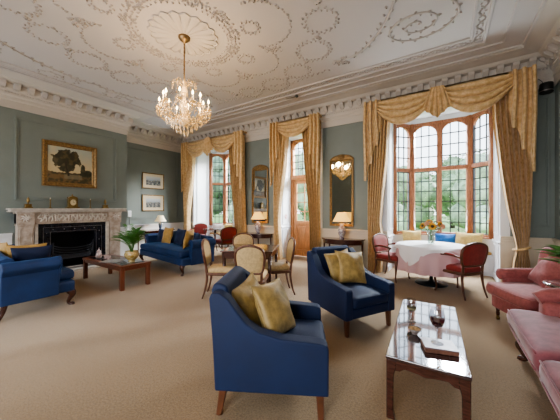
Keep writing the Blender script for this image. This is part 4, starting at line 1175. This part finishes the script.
def picture(label, loc, rz, w, h, fn, fr=GILT, name='framed_print', fw=.03, cat='picture'):
    e = thing(name, label, cat, loc, rz)
    build('frame', frame_mb(w, h, fw, .022), fr, e)
    m = MB(); m.surf(lambda u, v: ((u-.5)*(w-fw*1.8), -.008, (v-.5)*(h-fw*1.8)), 60, 44); m.col = [fn(i/60, j/44) for j in range(45) for i in range(61)]
    build('sheet', m, mat_paint('print_paper', .3), e); return e
picture('upper of two small gold-framed landscape prints in the left alcove', (XL+.004, 4.96, 2.335), R(90), .76, .52, print_fn(3))
picture('lower of two small gold-framed landscape prints in the left alcove', (XL+.004, 4.96, 1.60), R(90), .76, .54, print_fn(8))
# white wall control with its cable, beside the chimney breast
e = thing('wall_thermostat', 'small white wall control with a dark cable beside the chimney breast', 'wall control', (XL+.002, 4.18, 1.25), R(90))
m = MB(); m.soft(-.055,.055,-.03,0,-.10,.10,.008, n=4); build('casing', m, WHITE, e)
m = MB(); m.tube([(0,-.012,-.10),(0,-.010,-.30),(.01,-.010,-.34),(0,-.012,-.36)], .006, 6); build('cable', m, BLACK, e)

# ================================================================ gilt mirrors
def mirror(label, x, w, z0, z1):
    e = thing('wall_mirror', label, 'mirror', (x, YB-.004, (z0+z1)/2), 0, 'tall gilt mirrors over the consoles')
    h = z1-z0
    m = frame_mb(w, h, .055, .04)
    pts = [(-w*.5,-.03,h/2-.02),(-w*.38,-.03,h/2+.05),(-w*.2,-.03,h/2+.085),(0,-.03,h/2+.10),(w*.2,-.03,h/2+.085),(w*.38,-.03,h/2+.05),(w*.5,-.03,h/2-.02)]
    build('frame', m, GILT, e)
    m = MB(); m.prism([(a, c) for a, b, c in pts]+[(w*.5,h/2-.03),(-w*.5,h/2-.03)], -.03, 0, lambda u, v, t: (u, t, v))
    m.tube(pts, .018, 8, sub=4)
    for k in range(7):
        a = R(20+140*k/6); m.tube([(0,-.035,h/2+.01),(.05*cos(a),-.05,h/2+.01+.06*sin(a)),(.085*cos(a),-.04,h/2+.01+.11*sin(a))], [.012,.014,.006], 6)
    build('crest', m, GILT, e, bevel=.004, seg=1)
    m = MB(); a, b = w/2-.05, h/2-.05; m.add([(-a,-.014,-b),(a,-.014,-b),(a,-.014,b),(-a,-.014,b)], [(0,1,2,3)]); build('mirror_glass', m, CHROME, e)
mirror('tall narrow gilt mirror between the far left bay and the garden door', -4.64, .60, .98, 2.60)
mirror('tall arched gilt mirror right of the garden door, reflecting the chandelier', -2.14, .60, .98, 2.62)

# ================================================================ curtains
def drape(label, x_out, inner, y, ztop, tie_z, seed, side, depth=.075, pleats=7):
    """gathered curtain between x_out(z) and inner(z); side -1 hangs at the left of its window"""
    e = thing('window_curtain', label, 'curtain', ((x_out(ztop)+inner(ztop))/2, y, 0), 0)
    x0 = e.location.x; rnd = random.Random(seed); ph = rnd.uniform(0, 6)
    def f(u, v):
        z = ztop*v+.004
        a, b = x_out(z), inner(z)
        t = u
        wdt = abs(b-a)
        amp = min(depth, .10*depth/.05*.25/max(.12, wdt)*1.4)
        q = u*pleats*2*pi+ph+.5*sin(z*1.1+u*4)
        x = lerp(a, b, t)+.012*sin(q+1.2)-x0
        yy = amp*(sin(q)+.35*sin(2*q+.7))+.015*sin(z*2+u*9)
        if tie_z: yy -= .05*math.exp(-((z-tie_z)/.35)**2)*sin(pi*u)*.6
        return (x, yy, z)
    m = MB(); m.surf(f, pleats*12, 60); build('drape', m, CURT, e)
    if tie_z:
        m = MB(); a, b = x_out(tie_z), inner(tie_z); c = (a+b)/2-x0; hw = abs(b-a)/2+.025
        m.tube([(c+hw*cos(t*pi/8), .10*sin(t*pi/8)-.01, tie_z+.03*cos(t*pi/8)*side) for t in range(16)], .022, 8, closed=True); build('tieback', m, CURT, e)
    return e
def valance(label, xl, xr, y, ztop, nsw, tail_w, tail_len, sag, cen=True):
    """swags between pleated tails; the cloth really hangs in catenary folds"""
    e = thing('swag_valance', label, 'curtain valance', ((xl+xr)/2, y, 0)); X0 = (xl+xr)/2
    m = MB(); m.box(xl+.03-X0, xr-.03-X0, -.02, YB-y-.01, ztop-.04, ztop); m.box(xl+.03-X0, xr-.03-X0, -.02, .0, ztop-.14, ztop); build('pelmet_board', m, CURT, e)
    a0, b0 = xl+tail_w*.55, xr-tail_w*.55
    for k in range(nsw):
        a = lerp(a0, b0, k/nsw)-X0; b = lerp(a0, b0, (k+1)/nsw)-X0
        def f(u, v, a=a, b=b):
            c = (2*u-1); cat = (1-abs(c)**2.2)
            top = ztop-.02; x = lerp(a, b, .5+.5*c*(1-.10*v*cat))
            z = top-.04-(v**1.0)*sag*cat-.08*v*(1-cat)*1.5
            q = v*4*2*pi
            yy = -.035-.085*sin(pi*min(1, v*1.0)*.55)*cat-.048*sin(q+.8*c*c)*(.35+.65*cat)
            z += .03*cos(q)*cat
            return (x, yy, z)
        m = MB(); m.surf(f, 40, 60); build('swag', m, CURT, e)
    if cen and nsw == 2:
        m = MB(); cx = (a0+b0)/2-X0
        def f(u, v):
            w_ = lerp(.10, .24, v**.8); x = cx+(2*u-1)*w_; z = ztop-.03-(.60-.20*abs(2*u-1))*v
            return (x, -.15-.028*sin(u*5*2*pi)*(.4+v), z)
        m.surf(f, 50, 16); build('jabot', m, CURT, e)
    for sg in (-1, 1):
        xo = (xl if sg < 0 else xr)-X0; xi = xo-sg*tail_w
        def f(u, v):      # u 0 outer .. 1 inner; zigzag cascade on the inner edge
            st = (u*3.0) % 1
            kk = int(min(2.999, u*3)); ln = lerp(tail_len, .62, (kk+sm(.35, 1, st if u < 1 else 1))/3)
            spread = lerp(1, 1.0, v)
            x = lerp(xo, xi, u)-sg*.02*sin(u*6*pi)
            yy = -.07-.055*sin(u*3*2*pi)-.012*sin(u*9*2*pi)
            return (x+sg*.01*sin(v*5), yy, ztop-.01-ln*v)
        m = MB(); m.surf(f, 60, 30); build('tail', m, CURT, e)
    return e
YC = 5.97
# right-hand bay
drape('gold damask curtain left of the right-hand bay', lambda z: -1.47, lambda z: pl(z, [(0,-1.18),(.8,-1.16),(1.1,-1.20),(1.6,-1.16),(2.6,-1.06),(3.7,-.98)]), YC+.02, 3.66, 0, 3, -1, .075, 7)
drape('gold damask curtain right of the right-hand bay, drawn back by a band', lambda z: pl(z, [(0,1.26),(.5,1.22),(.72,1.19),(1.0,1.22),(1.6,1.25),(2,1.26),(3.7,1.25)]),
      lambda z: pl(z, [(0,.97),(.5,1.0),(.70,1.04),(.85,1.02),(1.3,.93),(2.0,.83),(3.0,.73),(3.7,.70)]), YC+.02, 3.66, .72, 4, 1, .075, 7)
valance('gold swagged valance with long tails over the right-hand bay', -1.53, 1.27, YC-.07, 3.775, 2, .36, 1.75, .60)
# far left bay
drape('gold damask curtain left of the far left bay', lambda z: pl(z, [(0,-7.94),(1.0,-7.9),(2,-7.92),(3.7,-7.9)]), lambda z: pl(z, [(0,-7.66),(1.0,-7.72),(1.6,-7.66),(2.6,-7.50),(3.7,-7.40)]), YC+.02, 3.66, 0, 5, -1, .075, 7)
drape('gold damask curtain right of the far left bay', lambda z: pl(z, [(0,-5.10),(3.7,-5.16)]), lambda z: pl(z, [(0,-5.42),(1.0,-5.46),(1.6,-5.52),(2.6,-5.66),(3.7,-5.74)]), YC+.02, 3.66, 0, 6, 1, .075, 7)
valance('gold swagged valance over the far left bay window', -7.92, -5.08, YC-.07, 3.755, 2, .36, 1.75, .56)
# garden door
drape('gold damask curtain left of the glazed garden door', lambda z: -4.02, lambda z: pl(z, [(0,-3.80),(1.1,-3.86),(1.6,-3.82),(2.6,-3.66),(3.7,-3.55)]), YC+.02, 3.66, 0, 7, -1, .065, 5)
drape('gold damask curtain right of the glazed garden door', lambda z: -2.66, lambda z: pl(z, [(0,-2.90),(1.1,-2.92),(1.7,-2.98),(2.6,-3.10),(3.7,-3.20)]), YC+.02, 3.66, 0, 8, 1, .065, 5)
valance('gold single-swag valance over the glazed garden door', -4.08, -2.60, YC-.07, 3.775, 1, .30, 1.75, .46)

# ================================================================ chandelier
CH = (-3.36, 2.52, 0)
e = thing('chandelier', 'lit crystal chandelier with candle lamps hanging from the plaster rose', 'chandelier', (CH[0], CH[1], 0))
GB = mat('aged_gilt_brass', (.22,.15,.08), .3, metal=.8)
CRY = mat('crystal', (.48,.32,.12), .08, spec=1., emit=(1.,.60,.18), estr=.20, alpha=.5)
m = MB(); m.lathe([(.09,4.035),(.085,4.0),(.05,3.965),(.02,3.95),(.012,3.93)], n=24); build('canopy', m, GB, e)
m = MB(); z = 3.94
while z > 3.38: m.tube([(.012*cos(t*pi/4) if int(z*30) % 2 else 0, .012*cos(t*pi/4) if not int(z*30) % 2 else 0, z-.018+.020*sin(t*pi/4)) for t in range(8)], .0045, 5, closed=True); z -= .030
m.tube([(0,0,3.95),(0,0,3.36)], .006, 6); build('chain', m, GB, e)
m = MB(); m.lathe([(.01,3.38),(.03,3.34),(.012,3.30),(.04,3.24),(.05,3.18),(.015,3.12),(.035,3.04),(.07,2.97),(.06,2.90),(.02,2.85),(.05,2.80),(.075,2.76),(.04,2.70),(.012,2.66)], n=20); build('stem', m, mat('glass_stem', (.75,.60,.40), .1, spec=1., emit=(1,.55,.2), estr=.15), e)
FLAME = mat('candle_bulb', (1,.85,.6), .4, emit=(1.,.78,.40), estr=12)
cand = []
NA_ = 12
for k in range(NA_):
    a = 2*pi*k/NA_+.2; c_, s_ = cos(a), sin(a); rr = .36 if k % 2 else .30; zz = 3.02 if k % 2 else 3.06
    P = [(.05,2.84),(.14,2.76),(.25,2.79),(rr-.02,2.88),(rr,zz-.10)]
    m = MB(); m.tube([(r*c_, r*s_, z) for r, z in P], [.010,.009,.009,.008,.007], 6, sub=4)
    arm = build('arm', m, CRY, e)
    m = MB(); m.lathe([(.008,-.02),(.042,0),(.046,.008),(.015,.006)], (rr*c_, rr*s_, zz-.09), 14); build('drip_pan', m, CRY, arm)
    m = MB(); m.lathe([(.010,-.085),(.010,.01)], (rr*c_, rr*s_, zz), 8); build('candle_tube', m, CREAM, arm)
    m = MB(); m.lathe([(.001,.012),(.013,.025),(.014,.04),(.007,.06),(.001,.078)], (rr*c_, rr*s_, zz), 10); build('bulb', m, FLAME, arm)
    # each arm's own drops
    m = MB()
    for q in range(5):
        b = 2*pi*q/5; m.octa((rr*c_+.04*cos(b), rr*s_+.04*sin(b), zz-.14), .010, .055)
    for t in (.3,.5,.7): m.octa((rr*t*c_, rr*t*s_, 2.72), .012, .07)
    build('crystal_drops', m, CRY, arm)['kind'] = 'stuff'
m = MB(); rnd = random.Random(6)
for ring, (r, z, n_, h) in enumerate(((.385,2.90,34,.05),(.38,2.84,34,.05),(.33,2.79,30,.06),(.26,2.73,26,.06),(.19,2.68,20,.07),(.12,2.62,14,.08),(.06,2.57,8,.09),(.30,2.93,26,.045),(.22,2.98,20,.045),(.12,3.10,10,.06))):
    for k in range(n_):
        a = 2*pi*(k+.5*(ring % 2))/n_; m.octa((r*cos(a), r*sin(a), z+rnd.uniform(-.02,.02)), .011, h)
for k in range(18):
    a = 2*pi*k/18
    for t in range(9):
        u = t/8; r = lerp(.05, .37, u); z = 3.16-.34*u-.10*sin(pi*u); m.octa((r*cos(a), r*sin(a), z), .008, .024)
m.octa((0,0,2.56), .02, .10)
o = build('crystal_strings', m, CRY, e); o['kind'] = 'stuff'
m = MB()
for k in range(10):
    a = 2*pi*k/10; P = [(.01,3.16),(.04,3.28),(.10,3.35),(.16,3.33),(.18,3.28)]
    m.tube([(r*cos(a), r*sin(a), z) for r, z in P], .005, 5, sub=4)
    for t in (2, 3, 4): m.octa((P[t][0]*cos(a), P[t][0]*sin(a), P[t][1]-.03), .010, .05)
build('crown_spray', m, CRY, e)

# ================================================================ small fixtures
e = thing('wall_speaker', 'small dark cylindrical speaker high in the right-hand corner', 'speaker', (1.425, 6.02, 3.42))
m = MB(); m.lathe([(.078,-.08),(.085,-.07),(.085,.07),(.078,.08)], n=24); build('casing', m, BLACK, e)
m = MB(); m.lathe([(.0865,-.06),(.0865,-.045)], n=24, caps=False); m.tube([(0,.07,0),(0,.128,0)], .012, 8); build('bracket', m, STEEL, e)
m = MB(); m.tube([(0,.09,.07),(-.03,.10,.16),(-.08,.10,.22)], .004, 5, sub=4); build('cable', m, BLACK, e)
e = thing('ceiling_sensor', 'small grey sensor bar fixed to the ceiling border above the garden door', 'ceiling sensor', (-3.02, 5.16, 4.05-.033), R(4))
m = MB(); m.soft(-.13,.13,-.035,.035,-.03,.0,.01, n=4); build('housing', m, mat('grey_plastic', (.25,.23,.21), .5), e)
m = MB(); m.soft(.13,.17,-.04,.04,-.05,.0,.01, n=4); build('lens', m, mat('dark_plastic', (.08,.08,.08), .4), e)
e = thing('round_sign', 'small round red and white sign on the white door reveal', 'sign', (DOOR[0]+.004, 6.42, 1.18), R(90))
def disc(r, y, cz=0.): return [(r*cos(2*pi*i/28), y, cz+r*sin(2*pi*i/28)) for i in range(28)]
m = MB(); m.add(disc(.06,-.003)+disc(.06,0), [tuple(range(28))]+[(i,(i+1)%28,28+(i+1)%28,28+i) for i in range(28)]); build('disc', m, mat('sign_red', (.50,.04,.03), .5), e)
m = MB(); m.add(disc(.042,-.0045), [tuple(range(28))]); build('sign_field', m, WHITE, e)
m = MB(); m.prism([(-.035,-.028),(-.028,-.035),(.035,.028),(.028,.035)], -.006, -.005, lambda u, v, t: (u, t, v)); build('slash', m, mat('sign_red', (.5,.04,.03)), e)
e = thing('exit_sign', 'small green and white exit sign above the garden door', 'sign', (-3.20, 6.675, 2.335))
m = MB(); m.box(-.10,.10,-.008,.0,-.045,.045); build('panel', m, mat('sign_green', (.04,.32,.14), .4), e)
m = MB(); m.tube([(.02,-.011,-.025),(.035,-.011,0),(.03,-.011,.015)], .004, 6); m.ball((.034,-.011,.027), .007, 8, 6, (1,.4,1)); m.tube([(.02,-.011,.005),(.05,-.011,.01)], .003, 6); m.tube([(.035,-.011,0),(.055,-.011,-.025)], .004, 6)
m.prism([(-.07,0),(-.04,.025),(-.04,.01),(-.005,.01),(-.005,-.01),(-.04,-.01),(-.04,-.025)], -.0105, -.009, lambda u, v, t: (u, t, v)); build('pictogram', m, WHITE, e)
# cushions on the window seats
YEL = mat('primrose_fabric', (.60,.44,.16), .7, var=.12, vscale=20); BLC = mat('bright_blue_fabric', (.015,.12,.38), .7, var=.15, vscale=20); OFFW = mat('off_white_fabric', (.60,.56,.55), .8)
cushion('primrose cushion at the left end of the right-hand window seat', YEL, (-.66, 6.98, .505), R(22), -14, .44, .38, .14, 31)
cushion('bright blue cushion in the middle of the right-hand window seat', BLC, (.00, 7.08, .505), R(0), -22, .42, .34, .13, 32)
cushion('primrose cushion at the right of the right-hand window seat', YEL, (.42, 6.97, .505), R(-20), -14, .52, .38, .15, 33)
cushion('primrose cushion in the middle of the far left window seat', YEL, (-6.90, 7.05, .505), R(0), -20, .44, .36, .14, 34)
cushion('bright blue cushion at the right of the far left window seat', BLC, (-6.42, 7.03, .505), R(-8), -18, .42, .42, .14, 35)
cushion('off-white cushion at the left of the far left window seat', OFFW, (-7.30, 6.94, .505), R(24), -12, .42, .34, .14, 36)
# ================================================================ garden beyond the windows
m = MB(); m.surf(lambda u, v: (lerp(-70,50,u), lerp(7.55,90,v), -.45+.03*noise.noise(Vector((u*40,v*40,0)))), 60, 40)
struct(build('garden_ground', m, mat('lawn', (.10,.20,.04), .9, var=.3, vscale=3, bump=.5, bscale=30)))
m = MB(); m.surf(lambda u, v: (lerp(-70,50,u), lerp(-1.4,-60,v), -.45), 4, 4)
m.box(-10, 4, -1.4, -1.27, -.45, 0)
struct(build('terrace_ground', m, mat('gravel', (.35,.30,.24), .9, var=.2, vscale=20)))
GR = [mat('tree_leaves_a', (.26,.36,.20), .7, var=.4, vscale=1.5), mat('tree_leaves_b', (.38,.48,.32), .7, var=.4, vscale=1.5), mat('tree_leaves_c', (.20,.28,.18), .7, var=.4, vscale=1.5)]
BARK = mat('bark', (.07,.05,.035), .9, bump=.5, bscale=12)
def tree(label, x, y, H, Rr, k, seed, n=2600, name='garden_tree', cat='tree', trunk=True, base=.25):
    e = thing(name, label, cat, (x, y, -.45), 0, 'trees beyond the windows' if trunk else 'shrubs beyond the windows')
    rnd = random.Random(seed); lobes = []
    for i in range(12):
        a = rnd.uniform(0, 6.28); r = Rr*.55*sqrt(rnd.random()); lobes.append((r*cos(a), r*sin(a), lerp(H*base, H*.88, rnd.random()), Rr*rnd.uniform(.35,.55)))
    m = MB(); vs = []; fs = []
    for i in range(n):
        lx, ly, lz, lr = lobes[i % 12]
        d = Vector((rnd.gauss(0,1), rnd.gauss(0,1), rnd.gauss(0,1))).normalized()*lr*rnd.uniform(.75,1.05)
        c = Vector((lx, ly, lz))+d; c.z = max(.05, c.z)
        t = Vector((rnd.gauss(0,1), rnd.gauss(0,1), rnd.gauss(0,.5))).normalized(); s_ = t.cross(Vector((rnd.random(), rnd.random(), rnd.random()))).normalized(); q = rnd.uniform(.10,.2)*max(.5, H/7)
        o = len(vs); vs += [c-s_*q*.5, c+t*q, c+s_*q*.5, c-t*q]; fs.append((o,o+1,o+2,o+3))
    m.add(vs, fs)
    for lx, ly, lz, lr in lobes: m.ball((lx, ly, max(lr*.4, lz)), lr*.82, 10, 7)
    build('crown', m, GR[k], e)
    if trunk:
        m = MB(); m.tube([(0,0,0),(.05,0,H*.25),(-.05,.05,H*.5),(0,0,H*.8)], [.22,.17,.12,.05], 8, sub=3)
        for q in range(5): lx, ly, lz, lr = lobes[q]; m.tube([(0,0,H*.35),(lx*.6,ly*.6,(H*.35+lz)/2),(lx,ly,lz)], [.09,.06,.03], 6, sub=3)
        build('trunk', m, BARK, e)
rnd = random.Random(40)
kinds = ['deep green broad tree', 'light green airy tree', 'dark green dense tree']
# (x, y, height, radius, kind, where it is seen)
for i, (x, y, H, rr, k, lb) in enumerate([
    (2.2,18,5.0,2.3,1,'light green tree seen through the right side of the right-hand bay'), (7.6,22,6.5,3.2,2,'dark green tree at the far right of the right-hand bay view'),
    (-2.4,20,4.6,2.6,0,'deep green tree low in the left lights of the right-hand bay'), (.6,30,7.0,3.4,0,'taller green tree behind, in the middle of the right-hand bay'),
    (-9.5,20,6.8,3.0,1,'pale green tree seen through the garden door'), (-6,25,6.0,3.0,2,'dark tree right of the garden door view'),
    (-14.0,18,8.0,3.0,0,'tall green tree in the middle of the far left bay view'), (-19.5,20,7.2,3.2,2,'dark green tree at the left of the far left bay view'), (-10.5,29,7.8,3.4,1,'light tree at the right of the far left bay view')]):
    tree(lb, x, y, H, rr, k, 50+i)
for i, (x, y, H, rr, k, lb) in enumerate([(-12.6,14,2.0,1.3,1,'rounded light green shrub low in the far left bay view'), (-2.2,14,1.9,1.5,0,'rounded green shrub low in the left lights of the right-hand bay'),
    (1.9,13.5,1.8,1.4,1,'rounded light green shrub low in the right lights of the right-hand bay')]):
    tree(lb, x, y, H, rr, k, 80+i, 1500, 'garden_shrub', 'shrub', False, .2)

# ================================================================ sky and light
w = bpy.data.worlds.new('sky'); scene.world = w; w.use_nodes = True
N = w.node_tree.nodes; L = w.node_tree.links; bg = N['Background']
tc = N.new('ShaderNodeTexCoord'); sp = N.new('ShaderNodeSeparateXYZ'); rp = N.new('ShaderNodeValToRGB')
L.new(tc.outputs['Generated'], sp.inputs[0]); L.new(sp.outputs['Z'], rp.inputs['Fac'])
rp.color_ramp.elements[0].position = 0; rp.color_ramp.elements[0].color = (.95,.97,1,1)
rp.color_ramp.elements[1].position = .8; rp.color_ramp.elements[1].color = (.62,.78,1,1)
L.new(rp.outputs['Color'], bg.inputs['Color']); bg.inputs['Strength'].default_value = SKY
def area(name, loc, target, sx, sy, power, col=(1,1,1)):
    l = bpy.data.lights.new(name, 'AREA'); l.shape = 'RECTANGLE'; l.size = sx; l.size_y = sy; l.energy = power; l.color = col
    o = bpy.data.objects.new(name, l); COL.objects.link(o); o.location = loc
    o.rotation_euler = (Vector(target)-Vector(loc)).to_track_quat('-Z', 'Y').to_euler(); return o
DAY = (.90,.95,1.)
# bright overcast sky high outside each opening, the veiled sun, and low unseen lamps added to brighten the ceiling
area('daylight_east_bay', (.6, 10.0, 5.4), (-.9, 4.5, .8), 2.4, 1.8, P_BAY, DAY)
area('daylight_garden_door', (-2.8, 9.6, 5.4), (-3.6, 5, .8), 1.4, 1.6, P_BAY*.4, DAY)
area('daylight_west_bay', (-6.0, 10.0, 5.4), (-6.8, 4.5, .8), 2.4, 1.8, P_BAY, DAY)
for x in (-.12, -6.7): area('ceiling_fill', (x, 8.35, .25), (x-.3, 4.6, 4.0), 2.0, .6, P_UP, (.86,.93,1.))
sn = bpy.data.lights.new('veiled_sun', 'SUN'); sn.energy = P_SUN; sn.angle = R(16); sn.color = (1.,.96,.90)
so = bpy.data.objects.new('veiled_sun', sn); COL.objects.link(so); so.rotation_euler = Vector((-.55,-.80,-.36)).to_track_quat('-Z', 'Y').to_euler()
for i, (a, b) in enumerate(FW): area('front_fill', ((a+b)/2, -2.2, 1.5), ((a+b)/2, 5., 3.6), 1.6, 1.8, P_FRONT, (1.,.97,.93))  # unseen fill lamps added behind the camera to lift the curtain wall
def point(name, loc, power, col, r=.05):
    l = bpy.data.lights.new(name, 'POINT'); l.energy = power; l.color = col; l.shadow_soft_size = r
    o = bpy.data.objects.new(name, l); COL.objects.link(o); o.location = loc
WARM = (1.,.68,.36)
for k in range(4): a = pi/2*k; point('chandelier_glow', (CH[0]+.44*cos(a), CH[1]+.44*sin(a), 3.08), P_CH, WARM, .08)
point('lamp_glow', (-4.56,5.92,1.24), P_LAMP, WARM, .06); point('lamp_glow', (-2.06,5.92,1.25), P_LAMP, WARM, .06); point('lamp_glow', (-7.86,4.98,1.10), P_LAMP*.5, WARM, .06)

# ================================================================ camera
cam = bpy.data.cameras.new('camera'); co = bpy.data.objects.new('camera', cam); COL.objects.link(co)
cam.sensor_width = 36; cam.lens = 36*257/560; cam.clip_start = .05; cam.clip_end = 300
cam.shift_y = (209-210)/560
co.location = (0, 0, 1.4); co.rotation_euler = (R(90), 0, R(32.7))
scene.camera = co
scene.view_settings.view_transform = VIEW
scene.view_settings.look = LOOK
scene.view_settings.exposure = EXPO
scene.cycles.use_denoising = True
scene.cycles.max_bounces = 8; scene.cycles.diffuse_bounces = 4; scene.cycles.transparent_max_bounces = 12
scene.cycles.sample_clamp_indirect = 4
scene.cycles.caustics_reflective = False; scene.cycles.caustics_refractive = False
